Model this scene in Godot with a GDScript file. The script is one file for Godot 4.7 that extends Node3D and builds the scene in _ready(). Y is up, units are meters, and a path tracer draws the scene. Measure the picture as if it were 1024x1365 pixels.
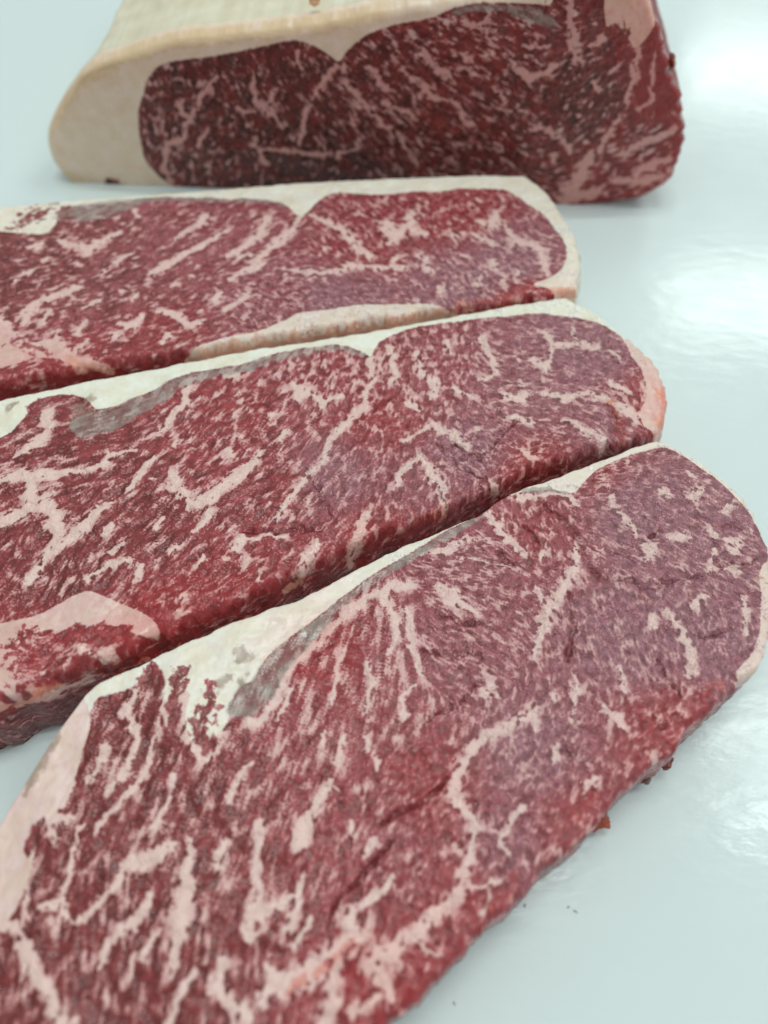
extends Node3D

# Units are metres; the cut faces are described in millimetres in a frame of their own:
# s runs along the cut to its right, t runs across it from the fat edge towards the trimmed edge.

const MM := 0.001
var noise_pool := {}


func _ready() -> void:
	# camera: a hand-held phone close above the board
	var cam := Camera3D.new()
	cam.name = "camera"
	cam.position = Vector3(0, 0.24, 0)
	cam.rotation_degrees = Vector3(-58, 0, 0)
	cam.near = 0.01
	cam.far = 12.0
	var lens := CameraAttributesPhysical.new()
	lens.frustum_focal_length = 17.79
	lens.exposure_aperture = 3.7
	lens.frustum_focus_distance = 0.248
	lens.frustum_near = 0.01
	lens.frustum_far = 12.0
	cam.attributes = lens
	cam.fov = 68.0
	add_child(cam)

	# light: pale walls all round and a row of ceiling panels
	var we := WorldEnvironment.new()
	we.name = "environment"
	var env := Environment.new()
	env.background_mode = Environment.BG_COLOR
	env.background_color = Color(0.676, 0.694, 0.69)
	env.background_energy_multiplier = 1.0
	env.tonemap_mode = Environment.TONE_MAPPER_LINEAR
	env.tonemap_exposure = 1.17
	env.sdfgi_enabled = true
	env.ssao_enabled = true
	env.ssil_enabled = true
	we.environment = env
	add_child(we)
	var panels := [
		[Vector3(1.55, 2.2, -0.56), "white ceiling panel lamp nearest above the steaks"],
		[Vector3(1.75, 2.2, -2.62), "white ceiling panel lamp in the middle of the row"],
		[Vector3(2.25, 2.2, -4.55), "white ceiling panel lamp farthest behind the roast"],
		[Vector3(0.02, 2.2, -0.46), "white ceiling panel lamp straight above the nearest steak"],
	]
	for p in panels:
		ceiling_lamp(p[0], p[1])

	counter()
	var fat_m := fat_material()
	steak("s1", steak_far(), 3.6, 0.85, fat_m, "beef steak farthest from the camera lying against the standing roast", Vector3(-0.169, 0, -0.2911), 0.094)
	steak("s2", steak_mid(), 4.2, 0.75, fat_m, "middle beef steak with a forked white seam and grey gristle strip", Vector3(-0.1394, 0, -0.1805), 0.244)
	steak("s3", steak_near(), 5.0, 0.6, fat_m, "nearest and largest beef steak with broad grey gristle and purple bloom", Vector3(-0.0858, 0, -0.0704), 0.451)
	roast(roast_face(), fat_m)
	crumbs()


# ---------------------------------------------------------------- small helpers

func tag(o: Node, label: String, category: String, group := "", kind := "") -> void:
	if label: o.set_meta("label", label)
	if category: o.set_meta("category", category)
	if group: o.set_meta("group", group)
	if kind: o.set_meta("kind", kind)


func field_noise(key: String, freq: float, octaves: int, size: int, gain := 0.5, ridge := 0.0) -> PackedByteArray:
	if noise_pool.has(key):
		return noise_pool[key]
	var n := FastNoiseLite.new()
	n.seed = hash(key) % 100000
	n.noise_type = FastNoiseLite.TYPE_SIMPLEX_SMOOTH
	n.frequency = freq
	n.fractal_type = FastNoiseLite.FRACTAL_FBM if octaves > 1 else FastNoiseLite.FRACTAL_NONE
	n.fractal_octaves = octaves
	n.fractal_gain = gain
	var im: Image = n.get_seamless_image(size, size, false, false, 0.1, true)
	im.convert(Image.FORMAT_L8)
	var raw := im.get_data()
	if ridge > 0.0:
		for i in raw.size():
			var v: int = raw[i]
			raw[i] = int(v * (1.0 - ridge) + (255 - mini(255, absi(v - 140) * 4)) * ridge)
	noise_pool[key] = raw
	return noise_pool[key]


func ceiling_lamp(at: Vector3, label: String) -> void:
	var root := Node3D.new()
	root.name = "ceiling_lamp"
	root.position = at
	add_child(root, true)
	tag(root, label, "ceiling lamp", "ceiling panel lamps over the counter")
	var frame := MeshInstance3D.new()
	var st := SurfaceTool.new()
	st.begin(Mesh.PRIMITIVE_TRIANGLES)
	for q in [[Vector3(1.07, 0.06, 0.03), Vector3(0, 0.0, 0.25)], [Vector3(1.07, 0.06, 0.03), Vector3(0, 0.0, -0.25)], [Vector3(0.03, 0.06, 0.47), Vector3(0.52, 0.0, 0)], [Vector3(0.03, 0.06, 0.47), Vector3(-0.52, 0.0, 0)], [Vector3(1.01, 0.02, 0.47), Vector3(0, 0.02, 0)]]:
		var b := BoxMesh.new()
		b.size = q[0]
		st.append_from(b, 0, Transform3D(Basis(), q[1]))
	frame.mesh = st.commit()
	frame.name = "lamp_frame"
	var fm := StandardMaterial3D.new()
	fm.albedo_color = Color(0.85, 0.85, 0.85)
	frame.material_override = fm
	root.add_child(frame)
	var gm := StandardMaterial3D.new()
	gm.albedo_color = Color(0.9, 0.9, 0.9)
	gm.emission_enabled = true
	gm.emission = Color(0.95, 1.0, 0.98)
	gm.emission_energy_multiplier = 4.0
	for z in [-0.12, 0.12]:
		var tube := MeshInstance3D.new()
		var cm := CylinderMesh.new()
		cm.top_radius = 0.016
		cm.bottom_radius = 0.016
		cm.height = 0.98
		tube.mesh = cm
		tube.name = "lamp_tube"
		tube.position = Vector3(0, -0.008, z)
		tube.rotation_degrees = Vector3(0, 0, 90)
		tube.material_override = gm
		root.add_child(tube, true)
		var l := AreaLight3D.new()
		l.name = "lamp_light"
		l.area_size = Vector2(0.98, 0.05)
		l.light_color = Color(0.95, 1.0, 0.98)
		l.light_energy = 0.62
		l.shadow_enabled = true
		l.set("area_range", 12.0)
		l.position = Vector3(0, -0.03, z)
		l.rotation_degrees = Vector3(-90, 0, 0)
		root.add_child(l, true)


func counter() -> void:
	var o := MeshInstance3D.new()
	var b := BoxMesh.new()
	b.size = Vector3(2.6, 0.03, 2.6)
	o.mesh = b
	o.name = "countertop"
	o.position = Vector3(0.0, -0.015, -0.7)
	var m := StandardMaterial3D.new()
	m.albedo_color = Color(0.842, 0.888, 0.89)
	m.roughness = 0.19
	m.metallic_specular = 0.38
	var n := FastNoiseLite.new()
	n.seed = 11
	n.noise_type = FastNoiseLite.TYPE_SIMPLEX_SMOOTH
	n.frequency = 0.02
	n.fractal_octaves = 5
	var t := NoiseTexture2D.new()
	t.width = 1024
	t.height = 1024
	t.seamless = true
	t.as_normal_map = true
	t.bump_strength = 2.2
	t.noise = n
	m.normal_enabled = true
	m.normal_texture = t
	m.normal_scale = 0.15
	m.uv1_triplanar = true
	m.uv1_world_triplanar = true
	m.uv1_scale = Vector3(3.0, 4.0, 8.0)
	var n2 := FastNoiseLite.new()
	n2.seed = 5
	n2.frequency = 0.012
	n2.fractal_octaves = 5
	var t2 := NoiseTexture2D.new()
	t2.width = 1024
	t2.height = 1024
	t2.seamless = true
	t2.noise = n2
	var ramp := Gradient.new()
	ramp.set_color(0, Color(0.55, 0.55, 0.55))
	ramp.set_color(1, Color(1, 1, 1))
	t2.color_ramp = ramp
	m.roughness = 0.19
	m.roughness_texture = t2
	m.roughness_texture_channel = BaseMaterial3D.TEXTURE_CHANNEL_RED
	o.material_override = m
	tag(o, "", "", "", "structure")
	add_child(o)


func fat_material() -> StandardMaterial3D:
	var m := StandardMaterial3D.new()
	var n := FastNoiseLite.new()
	n.seed = 3
	n.frequency = 0.012
	n.fractal_octaves = 5
	var t := NoiseTexture2D.new()
	t.width = 512
	t.height = 512
	t.seamless = true
	t.noise = n
	var g := Gradient.new()
	g.set_color(0, Color(0.82, 0.77, 0.66))
	g.set_color(1, Color(0.90, 0.88, 0.80))
	t.color_ramp = g
	m.albedo_texture = t
	m.uv1_triplanar = true
	m.uv1_scale = Vector3(9, 9, 9)
	var nb := NoiseTexture2D.new()
	nb.width = 512
	nb.height = 512
	nb.seamless = true
	nb.as_normal_map = true
	nb.bump_strength = 3.0
	var n3 := FastNoiseLite.new()
	n3.seed = 8
	n3.frequency = 0.03
	n3.fractal_octaves = 4
	nb.noise = n3
	m.normal_enabled = true
	m.normal_texture = nb
	m.normal_scale = 0.35
	m.roughness = 0.48
	m.subsurf_scatter_enabled = true
	m.subsurf_scatter_strength = 0.12
	return m


# ---------------------------------------------------------------- painting a cut face

func pairs(a: Array) -> PackedVector2Array:
	var r := PackedVector2Array()
	for i in range(0, a.size() - 1, 2):
		r.append(Vector2(a[i], a[i + 1]))
	return r


func smooth_line(a: Array, count: int) -> PackedVector2Array:
	# a Catmull-Rom curve through the measured points, resampled evenly
	var p := pairs(a)
	var c := Curve2D.new()
	c.bake_interval = 0.5
	for i in p.size():
		var q0 := p[maxi(i - 1, 0)]
		var q1 := p[mini(i + 1, p.size() - 1)]
		var tan := (q1 - q0) / 6.0
		var din := -tan
		var dout := tan
		if i > 0: din = -tan.normalized() * minf(tan.length(), p[i].distance_to(p[i - 1]) * 0.4)
		if i < p.size() - 1: dout = tan.normalized() * minf(tan.length(), p[i].distance_to(p[i + 1]) * 0.4)
		c.add_point(p[i], din, dout)
	var r := PackedVector2Array()
	var whole := c.get_baked_length()
	for k in count + 1:
		r.append(c.sample_baked(whole * k / count, false))
	r[0] = p[0]
	r[count] = p[p.size() - 1]
	return r


func rounded(a: Array, times := 2) -> PackedVector2Array:
	# corner cutting: a measured outline without its straight facets
	var p := pairs(a)
	for k in times:
		var q := PackedVector2Array()
		for i in p.size():
			var b := p[(i + 1) % p.size()]
			q.append(p[i].lerp(b, 0.22))
			q.append(p[i].lerp(b, 0.78))
		p = q
	return p


func fill_poly(im: Image, pts: PackedVector2Array, col: Color) -> void:
	var h := im.get_height()
	var w := im.get_width()
	var n := pts.size()
	var lo := h
	var hi := 0
	for q in pts:
		lo = mini(lo, int(floor(q.y)))
		hi = maxi(hi, int(ceil(q.y)))
	for y in range(maxi(lo, 0), mini(hi + 1, h)):
		var xs: Array[float] = []
		var yy := y + 0.5
		for i in n:
			var a := pts[i]
			var b := pts[(i + 1) % n]
			if (a.y <= yy) != (b.y <= yy):
				xs.append(a.x + (yy - a.y) / (b.y - a.y) * (b.x - a.x))
		xs.sort()
		for k in range(0, xs.size() - 1, 2):
			var x0 := clampi(int(round(xs[k])), 0, w)
			var x1 := clampi(int(round(xs[k + 1])), 0, w)
			if x1 > x0:
				im.fill_rect(Rect2i(x0, y, x1 - x0, 1), col)


func stroke_field(list: Array, w: int, h: int, r: float, s0: float, t0: float, grow: float, ids: PackedByteArray) -> PackedByteArray:
	# 255 on a stroke's spine, 128 at its edge, 0 at twice its half width
	var f := PackedByteArray()
	f.resize(w * h)
	var id := 0
	for a in list:
		id += 1
		for i in range(0, a.size() - 5, 3):
			var ax: float = (a[i] - s0) * r
			var ay: float = (a[i + 1] - t0) * r
			var ah: float = maxf(a[i + 2] * grow, 0.22) * r
			var bx: float = (a[i + 3] - s0) * r
			var by: float = (a[i + 4] - t0) * r
			var bh: float = maxf(a[i + 5] * grow, 0.22) * r
			var m: float = 2.0 * maxf(ah, bh)
			var x0: int = maxi(0, int(minf(ax, bx) - m))
			var x1: int = mini(w - 1, int(maxf(ax, bx) + m))
			var y0: int = maxi(0, int(minf(ay, by) - m))
			var y1: int = mini(h - 1, int(maxf(ay, by) + m))
			var dx: float = bx - ax
			var dy: float = by - ay
			var ll: float = maxf(dx * dx + dy * dy, 1e-6)
			for y in range(y0, y1 + 1):
				for x in range(x0, x1 + 1):
					var px: float = x - ax
					var py: float = y - ay
					var k: float = clampf((px * dx + py * dy) / ll, 0.0, 1.0)
					px -= dx * k
					py -= dy * k
					var hw: float = ah + (bh - ah) * k
					var d2: float = px * px + py * py
					if d2 < 4.0 * hw * hw:
						var v: int = int(255.0 * (1.0 - 0.5 * sqrt(d2) / hw))
						var at: int = y * w + x
						if v > f[at]:
							f[at] = v
							if v > 122 and ids.size() > 0:
								ids[at] = id
	return f


func soften(im: Image, k: int) -> PackedByteArray:
	var w := im.get_width()
	var h := im.get_height()
	im.resize(maxi(1, w / k), maxi(1, h / k), Image.INTERPOLATE_BILINEAR if k < 3 else Image.INTERPOLATE_LANCZOS)
	im.resize(w, h, Image.INTERPOLATE_CUBIC)
	return im.get_data()


func paint(d: Dictionary, r: float, margin: float, fat_rgb: Color, salt: int) -> Dictionary:
	var edge := PackedVector2Array()
	edge.append_array(smooth_line(d.back, 80))
	edge.append_array(smooth_line(d.right, 40))
	var fr := smooth_line(d.front, 80)
	fr.reverse()
	edge.append_array(fr)
	var lf := smooth_line(d.left, 40)
	lf.reverse()
	edge.append_array(lf)
	var lo := edge[0]
	var hi := edge[0]
	for q in edge:
		lo = lo.min(q)
		hi = hi.max(q)
	var s0: float = floor(lo.x - margin)
	var t0: float = floor(lo.y - margin)
	var w := int((hi.x + margin - s0) * r)
	var h := int((hi.y + margin - t0) * r)
	w += w % 2
	h += h % 2
	var off := Vector2(s0, t0)

	# fibre direction, streak length, marbling, bloom and redness on a coarse grid
	var gs := 3.0
	var gw := int(w / r / gs) + 2
	var gh := int(h / r / gs) + 2
	var g_cos := PackedFloat32Array()
	var g_sin := PackedFloat32Array()
	var g_len := PackedFloat32Array()
	var g_th := PackedFloat32Array()
	var g_bl := PackedFloat32Array()
	var g_rd := PackedFloat32Array()
	for gy in gh:
		for gx in gw:
			var p := off + Vector2(gx, gy) * gs
			var sum := 0.0
			var c2 := 0.0
			var s2 := 0.0
			var le := 0.0
			var th := 0.0
			var bl := 0.0
			var rd := 0.0
			for z in d.zones:
				var wgt: float = 1.0 / pow(p.distance_squared_to(Vector2(z[0], z[1])) + 20.0, 1.6)
				sum += wgt
				c2 += wgt * cos(2.0 * z[2])
				s2 += wgt * sin(2.0 * z[2])
				le += wgt * z[3]
				th += wgt * z[4]
				bl += wgt * z[5]
				rd += wgt * z[6]
			var ang := 0.5 * atan2(s2, c2)
			g_cos.append(cos(ang))
			g_sin.append(sin(ang))
			g_len.append(le / sum)
			g_th.append(0.57 + (0.46 - th / sum) * 0.75)
			g_bl.append(bl / sum)
			g_rd.append(rd / sum)

	# marbling streaks: noise smeared along the fibres, at half resolution
	var hw := w / 2
	var hh := h / 2
	var r2 := r * 0.5
	var na := field_noise("coarse%d" % int(r * 10), 0.27 / r2, 4, 1024, 0.68, 0.42)
	var nb := field_noise("fine%d" % int(r * 10), 0.95 / r2, 3, 512, 0.6)
	var sa := salt * 131
	var lic := PackedFloat32Array()
	lic.resize(hw * hh)
	var mean := 0.0
	var sq := 0.0
	for y in hh:
		var grow: int = int(y / r2 / gs) * gw
		for x in hw:
			var g: int = grow + int(x / r2 / gs)
			var cx: float = g_cos[g] * g_len[g] * r2 * 0.125
			var cy: float = g_sin[g] * g_len[g] * r2 * 0.125
			var fx: float = x + sa + 4096
			var fy: float = y + 4096
			var a: int = na[((int(fy) & 1023) << 10) | (int(fx) & 1023)] * 5
			a += (na[((int(fy + cy) & 1023) << 10) | (int(fx + cx) & 1023)] + na[((int(fy - cy) & 1023) << 10) | (int(fx - cx) & 1023)]) * 4
			a += (na[((int(fy + cy * 2.0) & 1023) << 10) | (int(fx + cx * 2.0) & 1023)] + na[((int(fy - cy * 2.0) & 1023) << 10) | (int(fx - cx * 2.0) & 1023)]) * 3
			a += (na[((int(fy + cy * 3.2) & 1023) << 10) | (int(fx + cx * 3.2) & 1023)] + na[((int(fy - cy * 3.2) & 1023) << 10) | (int(fx - cx * 3.2) & 1023)]) * 2
			var b: int = nb[((int(fy) & 511) << 9) | (int(fx) & 511)] * 2
			b += nb[((int(fy + cy) & 511) << 9) | (int(fx + cx) & 511)] + nb[((int(fy - cy) & 511) << 9) | (int(fx - cx) & 511)]
			b += nb[((int(fy + cy * 2.0) & 511) << 9) | (int(fx + cx * 2.0) & 511)] + nb[((int(fy - cy * 2.0) & 511) << 9) | (int(fx - cx * 2.0) & 511)]
			var v: float = a / 23.0 + b / 6.0 * 0.55
			lic[y * hw + x] = v
			mean += v
			sq += v * v
	mean /= hw * hh
	var dev := sqrt(maxf(sq / (hw * hh) - mean * mean, 1e-6))
	var lb := PackedByteArray()
	lb.resize(hw * hh)
	for i in hw * hh:
		lb[i] = clampi(int(127.5 + (lic[i] - mean) / dev * 0.18 * 255.0), 0, 255)
	var lim := Image.create_from_data(hw, hh, false, Image.FORMAT_L8, lb)
	lim.resize(w, h, Image.INTERPOLATE_CUBIC)
	var streak := lim.get_data()

	# the traced regions
	var cap_im := Image.create(w, h, false, Image.FORMAT_L8)
	var cap_id := Image.create(w, h, false, Image.FORMAT_L8)
	var k := 0
	for a in d.fat:
		k += 1
		var q := rounded(a)
		for i in q.size():
			q[i] = (q[i] - off) * r
		fill_poly(cap_im, q, Color(1, 1, 1))
		fill_poly(cap_id, q, Color8(k, k, k))
	var cap := soften(cap_im, 2)
	var capn := cap_id.get_data()
	var gri_im := Image.create(w, h, false, Image.FORMAT_L8)
	for a in d.gristle:
		var q := rounded(a)
		for i in q.size():
			q[i] = (q[i] - off) * r
		fill_poly(gri_im, q, Color(1, 1, 1))
	var gri := soften(gri_im, 5)
	var seam_id := PackedByteArray()
	seam_id.resize(w * h)
	var none := PackedByteArray()
	var seam := stroke_field(d.seam, w, h, r, s0, t0, d.get("seam_grow", 1.06), seam_id)
	var lean := stroke_field(d.lean, w, h, r, s0, t0, 1.0, none)
	var mixed := stroke_field(d.mixed, w, h, r, s0, t0, 1.0, none)
	var brown := stroke_field(d.brown, w, h, r, s0, t0, 1.0, none)
	var warm := stroke_field(d.warm, w, h, r, s0, t0, 1.0, none)
	var glint := stroke_field(d.glint, w, h, r, s0, t0, 1.0, none)
	var crease := stroke_field(d.crease, w, h, r, s0, t0, 0.65, none)
	var live := Image.create(w, h, false, Image.FORMAT_L8)
	for poly in Geometry2D.offset_polygon(edge, margin - 1.0):
		var q: PackedVector2Array = poly
		for i in q.size():
			q[i] = (q[i] - off) * r
		fill_poly(live, q, Color(1, 1, 1))
	var alive := live.get_data()

	var wx := field_noise("warpx%d" % int(r * 10), 0.34 / r, 4, 512, 0.65)
	var wy := field_noise("warpy%d" % int(r * 10), 0.34 / r, 4, 512, 0.65)
	var big := field_noise("patch%d" % int(r * 10), 0.09 / r, 3, 1024)
	var mid := field_noise("mottle%d" % int(r * 10), 0.35 / r, 3, 1024)
	var crk := field_noise("crack%d" % int(r * 10), 0.085 / r, 4, 1024, 0.55)
	var clump := field_noise("clump%d" % int(r * 10), 0.13 / r, 2, 1024)
	var bend := field_noise("bend%d" % int(r * 10), 0.11 / r, 2, 1024)
	var wet := field_noise("wet%d" % int(r * 10), 0.55 / r, 2, 512)
	var grain := field_noise("grain", 0.42, 2, 512)
	var rgb := PackedByteArray()
	rgb.resize(w * h * 3)
	var hgt := PackedByteArray()
	hgt.resize(w * h)
	var rgh := PackedByteArray()
	rgh.resize(w * h)
	var film := PackedByteArray()
	film.resize(w * h)
	var part := PackedByteArray()
	part.resize(w * h)
	var warp_px := 0.0080 * r
	var pink := PackedFloat32Array([0.0])
	pink.append_array(PackedFloat32Array(d.pink))
	pink.append_array(PackedFloat32Array([0.0, 0.0, 0.0, 0.0]))
	var tint: Color = d.get("lean_tint", Color(1, 1, 1))
	var sea: Color = d.get("seam_rgb", fat_rgb)
	var fr_: float = fat_rgb.r
	var fg_: float = fat_rgb.g
	var fb_: float = fat_rgb.b
	for y in h:
		var grow: int = int(y / r / gs) * gw
		var n5: int = (y & 511) << 9
		var n5w: int = ((y + 133) & 511) << 9
		var n10: int = ((y + 77) & 1023) << 10
		for x in w:
			var at: int = y * w + x
			if alive[at] == 0:
				continue
			var g: int = grow + int(x / r / gs)
			var ix: int = (x + sa) & 511
			var ux: float = wx[n5 | ix] - 127.5
			var uy: float = wy[n5 | ix] - 127.5
			var cl: float = clump[n10 | ((x + sa) & 1023)] - 127.5
			var bd: float = bend[n10 | ((x + sa) & 1023)] - 127.5
			var jx: int = clampi(x + int(ux * warp_px + bd * r * 0.016), 0, w - 1)
			var jy: int = clampi(y + int(uy * warp_px + (cl - bd) * r * 0.010), 0, h - 1)
			var j: int = jy * w + jx
			var kx: int = clampi(x + int(ux * warp_px * 0.45), 0, w - 1)
			var ky: int = clampi(y + int(uy * warp_px * 0.45), 0, h - 1)
			var jc: int = ky * w + kx
			var pb: float = big[n10 | ((x + sa) & 1023)] / 255.0
			var pm: float = mid[n10 | ((x + sa) & 1023)] / 255.0
			var gn: float = grain[n5 | ix] / 255.0
			var bl: float = clampf(g_bl[g] + d.get("muted", 0.09) + (pb - 0.5) * 0.7 * (0.35 + absf(g_bl[g])), -0.5, 1.1)
			var rd: float = clampf(g_rd[g] + (pb - 0.5) * 0.3, -0.5, 1.0)
			# fine marbling
			var st_: float = streak[at] / 255.0
			var sv: float = st_ + (pm - 0.5) * 0.10 + (gn - 0.5) * 0.07
			var sf: float = seam[j] / 255.0
			var th: float = g_th[g] + 0.03 + (pb - 0.5) * 0.20 + cl * 0.0021 - sf * 0.20
			var wide: float = clampf((sv - th + 0.20) / 0.38, 0.0, 1.0)
			var tight: float = clampf((sv - th + 0.03) / 0.15, 0.0, 1.0)
			wide = wide * wide * (3.0 - 2.0 * wide)
			tight = tight * tight * (3.0 - 2.0 * tight)
			var fleck: float = wide * 0.40 + tight * (0.34 + 0.32 * clampf((sv - th) * 4.0, 0.0, 1.0))
			# traced seams
			var se: float = clampf((sf + minf((st_ - 0.5) * 0.85 + (pm - 0.5) * 0.45, sf * 0.9) + (gn - 0.5) * 0.06 - 0.36) / 0.26, 0.0, 1.0)
			se = se * se * (3.0 - 2.0 * se)
			var cp: float = clampf((cap[jc] / 255.0 + (pm - 0.5) * 0.2 - 0.28) / 0.44, 0.0, 1.0)
			var le: float = clampf((lean[j] / 255.0 - (st_ - 0.5) * 0.5 - 0.36) / 0.30, 0.0, 1.0) * d.lean_pull * minf(1.0, lean[j] / 60.0)
			var gr: float = clampf(((gri[jc] + gri[j]) / 510.0 + (st_ - 0.5) * 0.14 - 0.30) / 0.45, 0.0, 1.0)
			var br: float = clampf((brown[j] / 255.0 + (st_ - 0.5) * 0.5 - 0.34) / 0.36, 0.0, 1.0) * minf(1.0, brown[j] / 50.0)
			var wm: float = clampf((warm[j] / 255.0 + (pm - 0.5) * 0.9 - 0.3) / 0.5, 0.0, 1.0) * d.warm_pull * minf(1.0, warm[j] / 60.0)
			var mx: float = clampf((mixed[j] / 255.0 + (pm - 0.5) * 1.5 - (st_ - 0.5) * 0.9 - 0.52) / 0.3, 0.0, 1.0) * 0.8 * minf(1.0, mixed[j] / 90.0)
			le = maxf(le, mx)
			cp *= 1.0 - le
			se *= 1.0 - le * 0.9
			# muscle
			var v: float = (0.68 + 0.32 * pm + 0.32 * st_) + (gn - 0.5) * 0.07 + (pb - 0.5) * 0.25
			var lr: float = 0.555 * v
			var lg: float = 0.186 * v
			var lbv: float = 0.194 * v
			lr *= tint.r
			lg *= tint.g
			lbv *= tint.b
			if bl > 0.0:
				var q: float = minf(bl * 1.15, 1.0) * 0.85
				lr += (0.60 * (0.74 + 0.26 * pm + 0.28 * st_) - lr) * q
				lg += (0.42 * (0.66 + 0.34 * pm + 0.36 * st_) - lg) * q
				lbv += (0.465 * (0.66 + 0.34 * pm + 0.36 * st_) - lbv) * q
				var spk: float = clampf((gn - 0.60) * 3.5, 0.0, 1.0) * minf(bl, 1.0) * 0.4
				lr += (0.80 - lr) * spk
				lg += (0.66 - lg) * spk
				lbv += (0.68 - lbv) * spk
			elif bl < 0.0:
				lr *= 1.0 + bl * 0.75
				lg *= 1.0 + bl * 0.75
				lbv *= 1.0 + bl * 0.75
			if rd > 0.0:
				lr += (0.62 - lr) * rd * 0.6
				lg += (0.115 - lg) * rd * 0.6
				lbv += (0.125 - lbv) * rd * 0.6
			elif rd < 0.0:
				lr *= 1.0 + rd * 0.32
				lg *= 1.0 + rd * 0.34
				lbv *= 1.0 + rd * 0.42
			# fat flecks are thin and pink, seams are whiter, the cap is whitest
			var ft: float = fleck * (0.92 - 0.22 * clampf(bl, 0.0, 1.0))
			var cr: float = 0.835 + (pm - 0.5) * 0.06 + (gn - 0.5) * 0.06
			var cg: float = 0.630 + (gn - 0.5) * 0.07 + (pm - 0.5) * 0.10
			var cb: float = 0.622 + (gn - 0.5) * 0.07 + (pm - 0.5) * 0.10
			var heart: float = clampf((sv - th - 0.09) * 6.0, 0.0, 1.0)
			cr += heart * 0.05
			cg += heart * 0.10
			cb += heart * 0.09
			if bl < 0.0:
				cr += bl * 0.25
				cg += bl * 0.3
				cb += bl * 0.3
			if se > 0.0:
				ft = ft + (0.74 + 0.24 * clampf((seam[j] - 100) / 60.0, 0.0, 1.0) - ft) * se
				var q: float = se * (0.55 + 0.45 * clampf((seam[j] - 128) / 90.0, 0.0, 1.0))
				cr += (sea.r * 0.985 - cr) * q
				cg += (sea.g * 0.845 - cg) * q
				cb += (sea.b * 0.87 - cb) * q
			if cp > 0.0:
				var pk: float = pink[capn[jc]] * (0.75 + pb * 0.5)
				ft = ft + (1.0 - ft) * cp
				cr += (fr_ - 0.03 * pk + (pb - 0.5) * 0.05 - (1.0 - st_) * 0.05 * pk - cr) * cp
				cg += (fg_ - 0.15 * pk + (pb - 0.5) * 0.09 + (pm - 0.5) * 0.04 - (1.0 - st_) * 0.10 * pk - cg) * cp
				cb += (fb_ - 0.12 * pk + (pb - 0.5) * 0.14 + (pm - 0.5) * 0.05 - (1.0 - st_) * 0.10 * pk - cb) * cp
			ft *= 1.0 - le * 0.9
			if wm > 0.0:
				var q: float = wm * 0.8
				cr += (0.86 - cr) * q
				cg += (d.warm_g - cg) * q
				cb += (d.warm_b - cb) * q
				lr += (0.66 - lr) * q * 0.6
				lg += (0.2 - lg) * q * 0.6
				lbv += (0.19 - lbv) * q * 0.6
			if rd > 0.25:
				var q: float = (rd - 0.25) * 0.45
				cg += (0.48 - cg) * q
				cb += (0.44 - cb) * q
			var cr2: float = crease[j] / 255.0
			if bl > 0.25:
				var ck: float = 1.0 - absf(crk[n10 | ((x + sa) & 1023)] - 128.0) / 7.0
				if ck > 0.0 and pm > 0.47:
					cr2 = maxf(cr2, ck * minf(1.0, (bl - 0.25) * 2.5) * minf(1.0, (pm - 0.47) * 12.0) * 0.75)
				ck = 1.0 - absf(crk[(((y * 3 + 311) & 1023) << 10) | ((x * 3 + sa) & 1023)] - 120.0) / 12.0
				if ck > 0.0 and pb > 0.45:
					cr2 = maxf(cr2, ck * minf(1.0, (bl - 0.25) * 2.0) * minf(1.0, (pb - 0.45) * 8.0) * 0.55)
			if cr2 > 0.3:
				var q: float = (cr2 - 0.3) * 0.9
				ft *= 1.0 - q
				lr += (0.34 - lr) * q
				lg += (0.07 - lg) * q
				lbv += (0.09 - lbv) * q
			var R: float = lr + (cr - lr) * ft
			var G: float = lg + (cg - lg) * ft
			var B: float = lbv + (cb - lbv) * ft
			if br > 0.0:
				var q: float = br * (0.45 + 0.4 * pm)
				R += (0.60 - R) * q
				G += (0.51 - G) * q
				B += (0.45 - B) * q
			if gr > 0.0:
				var tone: float = 0.95 + (pm - 0.5) * 0.16 + (st_ - 0.5) * 0.22 + (gn - 0.5) * 0.08
				var q: float = gr * clampf(0.70 + (pb - 0.5) * 0.6 + (st_ - 0.5) * 0.15, 0.0, 0.96)
				R += (0.620 * tone - R) * q
				G += (0.580 * tone - G) * q
				B += (0.545 * tone - B) * q
			rgb[at * 3] = clampi(int(R * 255.0), 0, 255)
			rgb[at * 3 + 1] = clampi(int(G * 255.0), 0, 255)
			rgb[at * 3 + 2] = clampi(int(B * 255.0), 0, 255)
			var flat_: float = maxf(cp, gr)
			var gl: float = clampf((glint[j] / 255.0 + (pm - 0.5) * 0.8 - 0.25) / 0.3, 0.0, 1.0) * minf(1.0, glint[j] / 60.0)
			gl = maxf(gl, clampf((pb + pm - 1.02) * 4.0, 0.0, 0.8) * clampf(bl * 1.6 + maxf(rd, 0.0), 0.0, 1.0) * (1.0 - flat_))
			var rough_: float = (0.07 + 0.34 * maxf(bl, 0.0) + 0.2 * maxf(rd, 0.0)) * (1.0 - flat_)
			var ht: float = 0.45 + (ft - 0.3) * 0.10 + (streak[at] / 255.0 - 0.5) * 0.15 * (1.0 - flat_) + gl * (wet[n5w | ((x + sa) & 511)] - 127.5) * 0.0013 + (gn - 0.5) * rough_ * (1.0 - 0.9 * gl) + (pm - 0.5) * (0.30 + 0.30 * maxf(bl, 0.0)) * (1.0 - 0.7 * flat_) - cr2 * 0.42
			hgt[at] = clampi(int(ht * 255.0), 0, 255)
			var ro: float = 0.29 + ft * 0.10 + maxf(bl, 0.0) * 0.06 - maxf(rd, 0.0) * 0.14 + (pm - 0.5) * 0.2 * (1.0 - gl) - gl * 0.22
			rgh[at] = clampi(int(ro * 255.0), 24, 255)
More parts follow.
